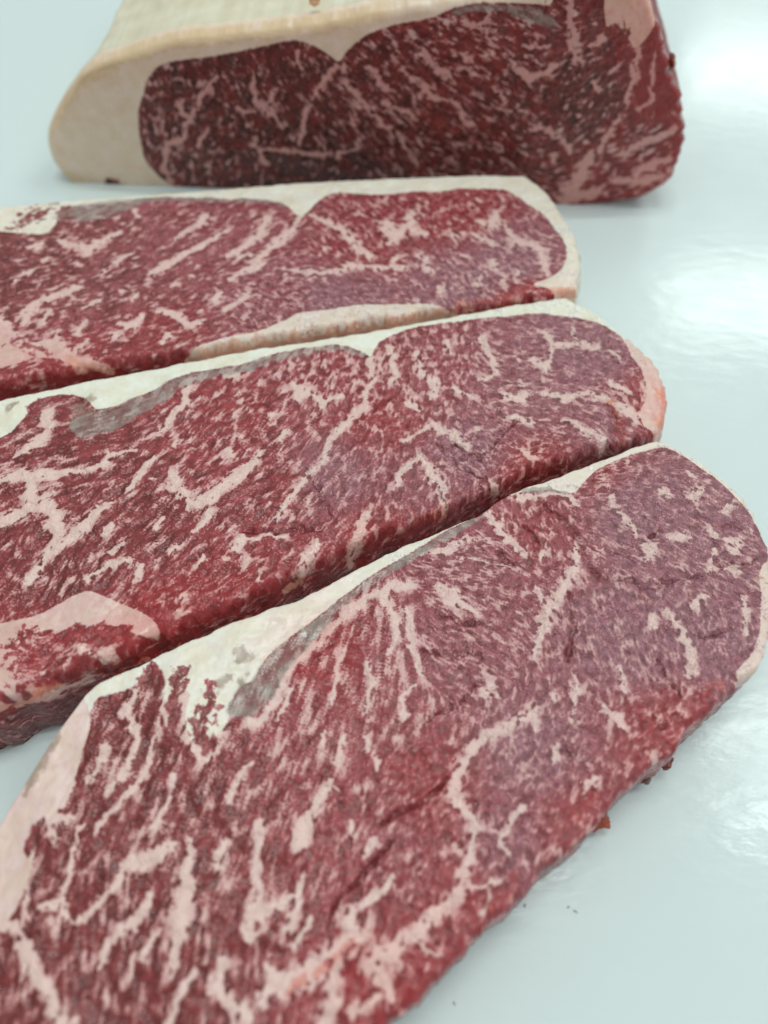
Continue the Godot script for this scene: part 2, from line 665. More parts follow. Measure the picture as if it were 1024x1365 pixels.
			film[at] = clampi(int((0.08 + 0.26 * clampf((pm + pb - 0.9) * 3.0, 0.0, 1.0) + 0.8 * gl) * (1.0 - 0.75 * flat_) + 0.35 * gr * st_ * 255.0), 0, 255)
			if gr > 0.5: part[at] = 2
			elif cp > 0.5: part[at] = 3 + capn[jc]
			elif se > 0.5 and seam_id[j] > 0: part[at] = 20 + seam_id[j]
			else: part[at] = 1
	var albedo := Image.create_from_data(w, h, false, Image.FORMAT_RGB8, rgb)
	var hm := Image.create_from_data(w, h, false, Image.FORMAT_L8, hgt)
	hm.convert(Image.FORMAT_RGBA8)
	hm.bump_map_to_normal_map(d.bump)
	var rm := Image.create_from_data(w, h, false, Image.FORMAT_L8, rgh)
	var m := StandardMaterial3D.new()
	m.albedo_texture = ImageTexture.create_from_image(albedo)
	m.normal_enabled = true
	m.normal_texture = ImageTexture.create_from_image(hm)
	m.normal_scale = 1.0
	m.roughness = 1.0
	m.roughness_texture = ImageTexture.create_from_image(rm)
	m.roughness_texture_channel = BaseMaterial3D.TEXTURE_CHANNEL_RED
	m.clearcoat_enabled = true
	m.clearcoat = 1.0
	m.clearcoat_roughness = 0.11
	m.clearcoat_texture = ImageTexture.create_from_image(Image.create_from_data(w, h, false, Image.FORMAT_L8, film))
	m.metallic_specular = 0.5
	m.texture_repeat = false
	m.subsurf_scatter_enabled = true
	m.subsurf_scatter_strength = 0.06
	return {"material": m, "part": part, "crease": crease, "seam": seam, "w": w, "h": h, "r": r, "s0": s0, "t0": t0, "edge": edge, "albedo": albedo}


# ---------------------------------------------------------------- shaping a cut

func shape(root: Node3D, d: Dictionary, tex: Dictionary, step: float, thick: float, deep: float, side_mats: Dictionary, seed_: int) -> void:
	var r: float = tex.r
	var w: int = tex.w
	var h: int = tex.h
	var s0: float = tex.s0
	var t0: float = tex.t0
	var back_len := 0.0
	var bp := pairs(d.back)
	var lp := pairs(d.left)
	for i in bp.size() - 1:
		back_len += bp[i].distance_to(bp[i + 1])
	var left_len := 0.0
	for i in lp.size() - 1:
		left_len += lp[i].distance_to(lp[i + 1])
	var N := int(back_len * 1.1 / step)
	var M := int(left_len / step)
	var B := smooth_line(d.back, N)
	var F := smooth_line(d.front, N)
	var L := smooth_line(d.left, M)
	var Rr := smooth_line(d.right, M)
	var wob := FastNoiseLite.new()
	wob.seed = seed_
	wob.noise_type = FastNoiseLite.TYPE_SIMPLEX_SMOOTH
	wob.frequency = 0.05
	wob.fractal_octaves = 4
	# uneven knife edge
	for i in range(1, N):
		var e: float = minf(1.0, minf(i, N - i) / 12.0)
		B[i].y += wob.get_noise_2d(B[i].x * 2.0, 900.0) * 0.7 * e
		F[i].y += (wob.get_noise_2d(F[i].x * 1.6, 500.0) * 2.0 + wob.get_noise_2d(F[i].x * 4.0, 300.0) * 0.2) * e
	for j in range(1, M):
		var e: float = minf(1.0, minf(j, M - j) / 12.0)
		Rr[j].x += (wob.get_noise_2d(Rr[j].y * 3.0, 100.0) * 1.2 * d.get("ragged", 1.0) + wob.get_noise_2d(Rr[j].y * 8.0, 150.0) * 0.25) * e
	var pos := PackedVector3Array()
	var uv := PackedVector2Array()
	var idx := PackedInt32Array()
	var lab := PackedInt32Array()
	var flat := PackedVector2Array()
	flat.resize((N + 1) * (M + 1))
	for j in M + 1:
		var v := float(j) / M
		for i in N + 1:
			var u := float(i) / N
			flat[j * (N + 1) + i] = B[i] * (1.0 - v) + F[i] * v + L[j] * (1.0 - u) + Rr[j] * u - (B[0] * (1.0 - u) * (1.0 - v) + B[N] * u * (1.0 - v) + F[0] * (1.0 - u) * v + F[N] * u * v)
	var rim: Dictionary = d.rim
	for j in M + 1:
		for i in N + 1:
			var p := flat[j * (N + 1) + i]
			var drop := 0.0
			var near := 1e9
			for q in [[B[i], rim.back], [F[i], rim.front], [L[j], rim.left], [Rr[j], rim.right]]:
				var dist: float = p.distance_to(q[0])
				near = minf(near, dist)
				var rr: float = q[1]
				if dist < rr:
					drop = maxf(drop, rr - sqrt(maxf(rr * rr - (rr - dist) * (rr - dist), 0.0)))
			var tx := clampi(int((p.x - s0) * r), 0, w - 1)
			var ty := clampi(int((p.y - t0) * r), 0, h - 1)
			var kind: int = tex.part[ty * w + tx]
			var soft := 1.0 if kind < 2 or kind > 20 else 0.35
			var y := thick - drop
			y += (wob.get_noise_2d(p.x * 0.9, p.y * 0.9) * 1.3 + soft * wob.get_noise_2d(p.x * 4.0 + 400.0, p.y * 4.0) * 0.62) * clampf(near / 6.0, 0.0, 1.0) * d.rough
			y -= tex.crease[ty * w + tx] / 255.0 * 0.9 * d.rough
			y += maxf(0.0, tex.seam[ty * w + tx] / 255.0 - 0.35) * 0.35 * d.rough
			pos.append(Vector3(p.x, y, p.y))
			uv.append(p)
	for j in M:
		for i in N:
			var a := j * (N + 1) + i
			for tri in [[a, a + 1, a + N + 1], [a + 1, a + N + 2, a + N + 1]]:
				var c: Vector2 = (uv[tri[0]] + uv[tri[1]] + uv[tri[2]]) / 3.0
				idx.append_array(PackedInt32Array(tri))
				lab.append(tex.part[clampi(int((c.y - t0) * r), 0, h - 1) * w + clampi(int((c.x - s0) * r), 0, w - 1)])
	# the sides: rings that follow the rim downwards
	var loop := PackedInt32Array()
	var side := PackedInt32Array()
	for i in range(0, N + 1):
		loop.append(i); side.append(0)
	for j in range(1, M + 1):
		loop.append(j * (N + 1) + N); side.append(1)
	for i in range(N - 1, -1, -1):
		loop.append(M * (N + 1) + i); side.append(2)
	for j in range(M - 1, 0, -1):
		loop.append(j * (N + 1)); side.append(3)
	var n := loop.size()
	var out := PackedVector2Array()
	var rims := [rim.back, rim.right, rim.front, rim.left]
	var flares: Array = d.flare
	var fl := PackedFloat32Array()
	for k in n:
		var a := uv[loop[(k - 4 + n) % n]]
		var b := uv[loop[(k + 4) % n]]
		var e := (b - a).normalized()
		out.append(Vector2(e.y, -e.x))
		var f := 0.0
		for q in range(-12, 13, 3):
			f += flares[side[(k + q + n) % n]]
		fl.append(f / 9.0)
	var prev := loop
	var rings: int = d.rings
	for ring in range(1, rings + 1):
		var cur := PackedInt32Array()
		var f := pow(float(ring) / rings, d.get("ring_pow", 1.0))
		for k in n:
			var o := uv[loop[k]]
			var y0: float = pos[loop[k]].y
			var y: float = lerpf(y0, 0.4, f)
			var lump: float = wob.get_noise_3d(o.x * 1.6, y * 1.6, o.y * 1.6) * 1.6 + wob.get_noise_3d(o.x * 4.0, y * 4.0, o.y * 4.0) * 0.2
			var grow: float = fl[k] * sin(f * PI * 0.62) + lump * minf(1.0, f * 4.0) * d.lump
			var nrm := out[k]
			cur.append(pos.size())
			pos.append(Vector3(o.x + nrm.x * grow, y, o.y + nrm.y * grow))
			uv.append(o + nrm * minf(y0 - y, 1e9))
		for k in n:
			var k2 := (k + 1) % n
			for tri in [[prev[k2], prev[k], cur[k]], [prev[k2], cur[k], cur[k2]]]:
				idx.append_array(PackedInt32Array(tri))
				var c: Vector2 = (uv[tri[0]] + uv[tri[1]] + uv[tri[2]]) / 3.0
				var depth: float = thick - (pos[tri[0]].y + pos[tri[1]].y + pos[tri[2]].y) / 3.0
				if depth > deep:
					lab.append(200 + side[k])
				else:
					lab.append(tex.part[clampi(int((c.y - t0) * r), 0, h - 1) * w + clampi(int((c.x - s0) * r), 0, w - 1)])
		prev = cur
	var mid := pos.size()
	pos.append(Vector3((B[0].x + B[N].x + F[0].x + F[N].x) / 4.0, 0.4, (B[0].y + B[N].y + F[0].y + F[N].y) / 4.0))
	uv.append((B[N / 2] + F[N / 2]) / 2.0)
	for k in n:
		idx.append_array(PackedInt32Array([mid, prev[(k + 1) % n], prev[k]]))
		lab.append(1)
	# shared normals, then one mesh per part
	var nor := PackedVector3Array()
	nor.resize(pos.size())
	for i in range(0, idx.size(), 3):
		var a := idx[i]
		var b := idx[i + 1]
		var c := idx[i + 2]
		var fnv := (pos[c] - pos[a]).cross(pos[b] - pos[a])
		nor[a] += fnv
		nor[b] += fnv
		nor[c] += fnv
	tidy(idx, lab, pos.size())
	var tally := {}
	for l in lab:
		tally[l] = tally.get(l, 0) + 1
	for i in lab.size():
		if tally[lab[i]] < 40:
			lab[i] = 1
	var groups := {}
	for i in lab.size():
		var l := lab[i]
		if l == 0: l = 1
		if l == 203: l = 200
		if l == 202: l = 201
		if not groups.has(l): groups[l] = PackedInt32Array()
		groups[l].append(i)
	var s_uv := Vector2(r / w, r / h)
	var keys := groups.keys()
	keys.sort()
	for l in keys:
		var tris: PackedInt32Array = groups[l]
		var seen := PackedInt32Array()
		seen.resize(pos.size())
		seen.fill(-1)
		var vp := PackedVector3Array()
		var vn := PackedVector3Array()
		var vu := PackedVector2Array()
		var vi := PackedInt32Array()
		for t in tris:
			for c in 3:
				var q := idx[t * 3 + c]
				if seen[q] < 0:
					seen[q] = vp.size()
					vp.append(pos[q] * MM)
					vn.append(nor[q].normalized())
					vu.append((uv[q] - Vector2(s0, t0)) * s_uv)
				vi.append(seen[q])
		var arr := []
		arr.resize(Mesh.ARRAY_MAX)
		arr[Mesh.ARRAY_VERTEX] = vp
		arr[Mesh.ARRAY_NORMAL] = vn
		arr[Mesh.ARRAY_TEX_UV] = vu
		arr[Mesh.ARRAY_INDEX] = vi
		var me := ArrayMesh.new()
		me.add_surface_from_arrays(Mesh.PRIMITIVE_TRIANGLES, arr)
		var o := MeshInstance3D.new()
		o.mesh = me
		o.material_override = tex.material
		if l == 1: o.name = "lean_meat"
		elif l == 2: o.name = "gristle"
		elif l < 20: o.name = "fat_cap"
		elif l == 200:
			o.name = "fat_layer"
			o.material_override = side_mats.fat
		elif l == 201:
			o.name = "trimmed_side"
			o.material_override = side_mats.lean
		else: o.name = "fat_seam"
		root.add_child(o, true)


func tidy(idx: PackedInt32Array, lab: PackedInt32Array, count: int) -> void:
	# slivers of a part that hang on to nothing join the part around them
	for turn in 2:
		var tp := PackedInt32Array(range(lab.size()))
		var last := {}
		for t in lab.size():
			for c in 3:
				var key := idx[t * 3 + c] * 256 + lab[t]
				if last.has(key):
					var a: int = last[key]
					var b := t
					while tp[a] != a:
						tp[a] = tp[tp[a]]
						a = tp[a]
					while tp[b] != b:
						tp[b] = tp[tp[b]]
						b = tp[b]
					if a != b: tp[b] = a
				else:
					last[key] = t
		var size := {}
		var best := {}
		for t in lab.size():
			var a := t
			while tp[a] != a: a = tp[a]
			tp[t] = a
			size[a] = size.get(a, 0) + 1
		for a in size:
			var l: int = lab[a]
			if not best.has(l) or size[best[l]] < size[a]: best[l] = a
		var around := PackedInt32Array()
		around.resize(count)
		around.fill(0)
		for t in lab.size():
			if best[lab[t]] == tp[t]:
				for c in 3: around[idx[t * 3 + c]] = lab[t]
		var goes := {}
		for t in lab.size():
			var a := tp[t]
			if best[lab[t]] == a or goes.has(a) or lab[t] >= 200: continue
			for c in 3:
				var o := around[idx[t * 3 + c]]
				if o > 0 and o != lab[t]:
					goes[a] = o
					break
		for t in lab.size():
			if goes.has(tp[t]): lab[t] = goes[tp[t]]


func steak(_key: String, d: Dictionary, r: float, step: float, _fat: Material, label: String, at: Vector3, turn_sin: float) -> void:
	var root := Node3D.new()
	root.name = "steak"
	root.position = at
	root.rotation.y = asin(turn_sin)
	add_child(root, true)
	tag(root, label, "steak", "raw beef steaks fanned out on the counter")
	var tex := paint(d, r, 24.0, d.fat_rgb, d.salt)
	shape(root, d, tex, step, 28.0, 1e9, {}, d.salt)
	var k := 0
	for q in d.scraps:
		k += 1
		hang_on(root, "meat_scrap", Vector3(q[0], q[2], q[1]), Vector3(q[3], q[4], q[5]), q[6], Color(q[7], q[8], q[9]), k * 7 + d.salt)


func roast(d: Dictionary, fat_m: Material) -> void:
	var root := Node3D.new()
	root.name = "beef_roast"
	add_child(root)
	tag(root, "thick block of beef standing behind the steaks under a cream fat layer", "beef roast")
	var tex := paint(d, 3.2, 16.0, d.fat_rgb, d.salt)
	var lm := StandardMaterial3D.new()
	lm.albedo_color = Color(0.50, 0.17, 0.16)
	lm.roughness = 0.4
	var side := {"fat": fat_m, "lean": lm}
	var depth := 170.0
	shape(root, d, tex, 0.9, depth, 9.0, side, d.salt)
	var ex := Vector3(0.9975, 0, 0.0712)
	var ez := Vector3(0, -1, 0)
	var ey := ez.cross(ex)
	hang_on(root, "fat_curl", Vector3(135.1, 0, -84.7).x * Vector3(1, 0, 0) + Vector3(0, depth - 8.0, Vector3(135.1, 0, -84.7).z), Vector3(2.2, 1.2, 2.0), 0.4, Color(0.86, 0.68, 0.52), 5)
	hang_on(root, "meat_flap", Vector3(Vector3(287.3, 0, -67.0).x, depth - 6.0, Vector3(287.3, 0, -67.0).z), Vector3(1.3, 2.5, 3.2), 0.2, Color(0.50, 0.22, 0.18), 9)
	root.transform = Transform3D(Basis(ex, ey, ez), Vector3(-0.1641, 0, -0.3495) - ey * depth * MM)


func lump_mesh(rad: Vector3, seed_: int, knob: float) -> ArrayMesh:
	# a ragged little blob of meat
	var n := FastNoiseLite.new()
	n.seed = seed_
	n.frequency = 0.7
	n.fractal_octaves = 2
	var st := SurfaceTool.new()
	st.begin(Mesh.PRIMITIVE_TRIANGLES)
	st.set_smooth_group(0)
	var a := 28
	var b := 18
	for j in b + 1:
		for i in a + 1:
			var th := PI * j / b
			var ph := TAU * (i % a) / a
			var v := Vector3(sin(th) * cos(ph), cos(th), sin(th) * sin(ph))
			st.add_vertex(v * rad * (1.0 + knob * n.get_noise_3dv(v * 1.3)) * MM)
	for j in b:
		for i in a:
			var q := j * (a + 1) + i
			for k in [q, q + 1, q + a + 1, q + 1, q + a + 2, q + a + 1]:
				st.add_index(k)
	st.generate_normals()
	return st.commit()


func scrap_material(c: Color) -> StandardMaterial3D:
	var m := StandardMaterial3D.new()
	m.albedo_color = c
	m.roughness = 0.28
	m.subsurf_scatter_enabled = true
	m.subsurf_scatter_strength = 0.1
	return m


func hang_on(root: Node3D, called: String, p: Vector3, rad: Vector3, turn: float, c: Color, seed_: int) -> void:
	var o := MeshInstance3D.new()
	o.mesh = lump_mesh(rad, seed_, 0.55)
	o.name = called
	o.position = p * MM
	o.rotation.y = turn
	o.material_override = scrap_material(c)
	root.add_child(o, true)


func crumbs() -> void:
	var k := 0
	var where := ["pale crumb on the bare counter nearest the front edge of the large steak", "small grey crumb lying out on the counter, outermost of its cluster", "thin grey crumb beside the outermost crumb of the cluster", "tiny grey crumb nearest the bottom corner of the picture by the large steak"]
	for p in [[0.0397, -0.0193], [0.0537, -0.0178], [0.0519, -0.0189], [0.0187, 0.0039]]:
		k += 1
		var o := MeshInstance3D.new()
		o.mesh = lump_mesh(Vector3(0.34 + 0.14 * (k % 3), 0.16, 0.22 + 0.08 * (k % 2)), 40 + k, 0.6)
		o.name = "meat_crumb"
		o.position = Vector3(p[0], 0.0002, p[1])
		o.rotation.y = k * 1.3
		o.material_override = scrap_material(Color(0.72, 0.69, 0.67))
		add_child(o, true)
		tag(o, where[k - 1], "crumb", "meat crumbs on the counter")


# ---------------------------------------------------------------- measurements of the cuts, in millimetres

func steak_far() -> Dictionary:
	var d := {
	"back": [-34.8, 2.4, 0, 0, 32.3, -1.7, 65.1, -2.8, 98.4, -3.5, 132.1, -4.7, 166.1, -4.2, 200.3, -3.2, 220.8, -1.8, 236, 0.2],
	"right": [236, 0.2, 242.7, 12.9, 247.1, 31.1, 248.5, 46.2, 246.8, 60.3, 241.4, 75.5],
	"front": [-8.5, 119.8, 7.9, 109.8, 17.7, 104.5, 33.5, 101.2, 55.3, 98.4, 83, 95.2, 108.5, 91, 140.5, 86.7, 164.2, 84, 188.4, 80.9, 212.9, 78.9, 230, 77.1, 241.4, 75.5],
	"left": [-34.8, 2.4, -28.2, 47.8, -19.4, 85.9, -8.5, 119.8],
	"fat": [
		[-72.5, -31.3, -5.7, -33.5, 97.7, -44.6, 206.5, -46.9, 276, -27.7, 272, 53.2, 258.9, 100.4, 237.7, 90.2, 230.5, 74.5, 221.9, 71.5, 232, 67.5, 237.7, 63.1, 242, 53.7, 241.3, 42.6, 237.6, 29.2, 230.6, 19.2, 224.5, 10.1, 221.1, 8.1, 210.1, 7.1, 187.3, 7.1, 165, 7.7, 145.2, 4.2, 138.2, 10.5, 131.9, 19.7, 130.6, 19.1, 126.9, 12.5, 118.4, 6.5, 96.2, 3.8, 73.9, 0.1, 63.1, 0.7, 52.4, 2.3, 32.9, 3.1, 25.7, 3, 26.7, 15.3, 23.1, 21.9, 12.6, 19, 2.9, 17.1, -58.8, 19.5],
		[81.6, 95.5, 97, 89.9, 111.4, 87.6, 123.1, 81.4, 132.1, 78.1, 150, 76.8, 170.9, 76.7, 189.9, 80.6, 199.5, 86.5, 174.6, 96.4, 128.3, 99.9, 89, 103.8],
		[-47.6, 61.1, 5.4, 66.1, 12.3, 73, 19.2, 79.7, 23, 86, 29, 89, 35.6, 85.7, 39.2, 91.5, 48, 95.4, 55.3, 98.4, 44.2, 98.8, 35.2, 93.4, 26.7, 92.2, 20.6, 97.4, -36.4, 103],
	],
	"gristle": [
		[32.1, 2.5, 40.1, 1.2, 56.4, 0.1, 73.9, 0.1, 96.2, 3.8, 118.4, 6.5, 126.9, 12.5, 126.2, 14, 117.7, 8.5, 96.2, 6, 74, 2.8, 65.2, 3, 57.1, 8.5, 44.6, 13, 36.2, 14.7, 32.2, 10.8],
	],
	"warm": [
		[82, 97.1, 1.6, 97.1, 93.8, 2, 111.4, 91.6, 2.4, 128.7, 89.7, 2.4, 146.3, 87.7, 2.4, 164.1, 85.3, 2, 179.2, 82.5, 1.6, 191.4, 80.7, 1.2],
		[191.6, 79.5, 2.1, 200.7, 79.5, 2.5, 211.4, 78.4, 2.1],
		[41.2, 96.3, 1.8, 52.6, 99.3, 1.8, 60.9, 99.7, 1.5],
		[230.3, 75.8, 1.7, 239.7, 74.9, 2.1],
	],
	"glint": [
		[193.4, 45.8, 3.2, 203.7, 60.8, 3.1],
	],
	"mixed": [
		[13, 9, 4.7, 17.8, 6.3, 4.2],
		[8.8, 14.6, 3, 9, 14.6, 3],
		[28.4, 6.3, 3.1, 28.6, 6.3, 3.1],
		[19.8, 83.8, 2.7, 32.1, 90.8, 2],
	],
	"brown": [
		[28.6, 7.9, 3.2, 32, 6.7, 3.2],
		[23.5, 0.6, 1.6, 23.6, 0.7, 1.6],
	],
	"lean": [
	],
	"seam": [
		[28.7, 26.4, 1.3, 34.7, 28.9, 1.6, 41.5, 34.3, 2.4, 46.1, 27.5, 2.3, 53.5, 22.8, 1.5],
		[59, 8.2, 1.6, 61.1, 13.5, 1.3],
		[90.3, 15.3, 2.4, 86.6, 21.5, 2.2, 78.9, 28.7, 1.3],
		[100.1, 24.3, 1.3, 93.3, 31.5, 1.8, 84.1, 38.3, 1.8, 76.3, 44.1, 2.2, 69.3, 49.9, 2.2],
		[59.2, 37.4, 1.3, 53.1, 42.4, 1.3],
		[40.3, 55.6, 1.8, 33.5, 58.5, 1.8, 26, 62.1, 2.2, 21.8, 67.2, 2.2, 20.7, 72.9, 2],
		[30.1, 68, 1.3, 28.3, 76.1, 1.6],
		[73.4, 71.7, 1.2, 81.8, 74.6, 1.7, 83.5, 80.9, 1.8, 90.4, 80, 1.7],
		[66.9, 74.4, 1.5, 63, 80.2, 2.5, 60.1, 77.5, 1.3],
		[57.6, 84.2, 2.8, 57.7, 84.2, 2.8],
		[96.8, 65.8, 1.9, 96.3, 69.2, 1.8],
		[108.8, 65.6, 2.3, 104.9, 69.6, 1.6, 99.6, 73.7, 1.6],
		[101.3, 39.9, 1.8, 109.4, 42.6, 1.4],
		[58.3, 60, 1.7, 58.5, 60, 1.7],
		[64.7, 61.4, 1.1, 63.2, 64.8, 1.1],
		[-6, 67.1, 3.8, 12.3, 73, 3.4, 17.2, 81.5, 3.6, 26, 87.5, 4.4, 36, 86.5, 3.2, 40.2, 93.1, 2.5, 47.6, 96.5, 2.4, 55.7, 99.5, 1.4],
		[36.2, 79.7, 1.2, 35.8, 85.3, 1.5],
		[43.4, 91.9, 1.1, 47, 86.3, 1.4],
		[117.2, 19.3, 2.4, 114.5, 28.6, 2.7, 107.2, 36.2, 1.7, 99.8, 42.1, 1.3],
		[130.9, 20.1, 1.8, 127.4, 27.8, 2, 117.6, 38.6, 2, 109.4, 50, 2, 101.5, 56.1, 1.7],
		[135.8, 18.5, 1.3, 145.8, 26.6, 1.7, 151.7, 35.1, 2.3, 156.2, 43.7, 2.2, 159.7, 50.6, 1.4],
		[127.2, 54, 1.8, 135.7, 56.6, 1.8, 144, 56.5, 1.8, 149.5, 52.9, 1.4, 160.8, 55.4, 1.4, 173.2, 55.6, 1.4],
		[168.1, 27.7, 2.7, 169.8, 36.8, 3.8, 176.9, 31, 2.2, 179.3, 21.6, 1.7],
		[176.8, 31.5, 1.9, 183.8, 35.7, 1.9],
		[182.8, 51.4, 1.6, 182.1, 59.6, 1.5],
		[216.4, 23.6, 1.6, 213.5, 34.5, 2.8, 208, 30.5, 1.9],
		[204.4, 38.6, 1.4, 213, 44.8, 1.4],
		[219.2, 35.5, 1.8, 220.7, 43.6, 2.6, 227.3, 45.6, 2.3, 231.4, 50.8, 2.2, 231.7, 60.2, 1.6, 230.7, 65.2, 1.2],
		[209.2, 55.8, 1.3, 210, 60.5, 1.3],
		[211, 66.9, 1.3, 211.9, 72.3, 1.3],
		[187.1, 68.2, 1.2, 185.2, 73.3, 1.2],
		[180.5, 47, 1, 178.8, 50.6, 1],
		[198.9, 51.1, 1.4, 199.1, 51.1, 1.4],
		[194.7, 36.2, 1.1, 197.1, 42.3, 1.1],
		[170.9, 48.4, 1.1, 167.3, 52.7, 1.1],
		[202.8, 66.1, 1.3, 199.6, 71.1, 1],
		[219.1, 62.2, 0.9, 216.3, 70.1, 0.9],
		[139.9, 40.7, 1.4, 140.1, 40.7, 1.4],
		[114.7, 48.7, 1.3, 108.5, 52.7, 1.3],
		[78.2, 57.9, 1.3, 78.4, 57.9, 1.3],
		[85.6, 54.1, 1.3, 85.8, 54.1, 1.3],
		[48.9, 63.8, 1.2, 44.9, 67.7, 1.2],
		[50.1, 46.2, 1.4, 50.3, 46.3, 1.4],
		[21, 43.5, 1.4, 16.8, 45.8, 1.4],
		[24.6, 36.9, 1.4, 24.7, 36.9, 1.4],
		[14.4, 49.6, 1.3, 14.5, 49.6, 1.3],
		[44.4, 76, 1, 42.2, 81.9, 1],
		[78.2, 84.9, 1.4, 75.6, 89.4, 1.4],
		[17.3, 29.1, 1.5, 21.7, 27.1, 1.5],
	],
	"crease": [
	],
	"zones": [
		[21.1, 34.2, -0.37, 3, .38, .1, -.5],
		[54.1, 55.6, -0.35, 4, .4, .2, -.3],
		[83.3, 35.4, -0.66, 6, .38, .3, 0],
		[114.5, 70, 0.09, 1.8, .48, .4, 0],
		[105.2, 22.8, -0.70, 5, .44, .3, 0],
		[144.3, 72.9, 0.09, 2, .3, .8, 0],
		[156, 37.4, 1.07, 4, .44, .1, .1],
		[196.5, 23.8, 1.33, 4, .44, .15, .3],
		[216.8, 57.4, 0.53, 2.5, .46, 1, 0],
		[71.2, 86.6, -0.57, 4, .36, 0, .1],
		[196.2, 69.1, 1.23, 2.5, .5, .9, 0],
		[45.2, 107.1, -0.18, 4, .4, 0, .7],
		[219.2, 77.8, 0.09, 3, .5, 0, .7],
	],
}
	d.merge({"fat_rgb": Color(0.915, 0.89, 0.83), "salt": 3, "warm_pull": 1.0, "lean_pull": 0.7, "scraps": [], "pink": [0.1, 0.35, 1.0], "bump": 5.5, "rough": 0.9, "rim": {"back": 1.2, "front": 3.5, "left": 3.0, "right": 4.0}, "flare": [0.6, 1.5, 1.0, 1.0], "rings": 10, "lump": 0.6, "warm_g": 0.61, "warm_b": 0.52})
	return d


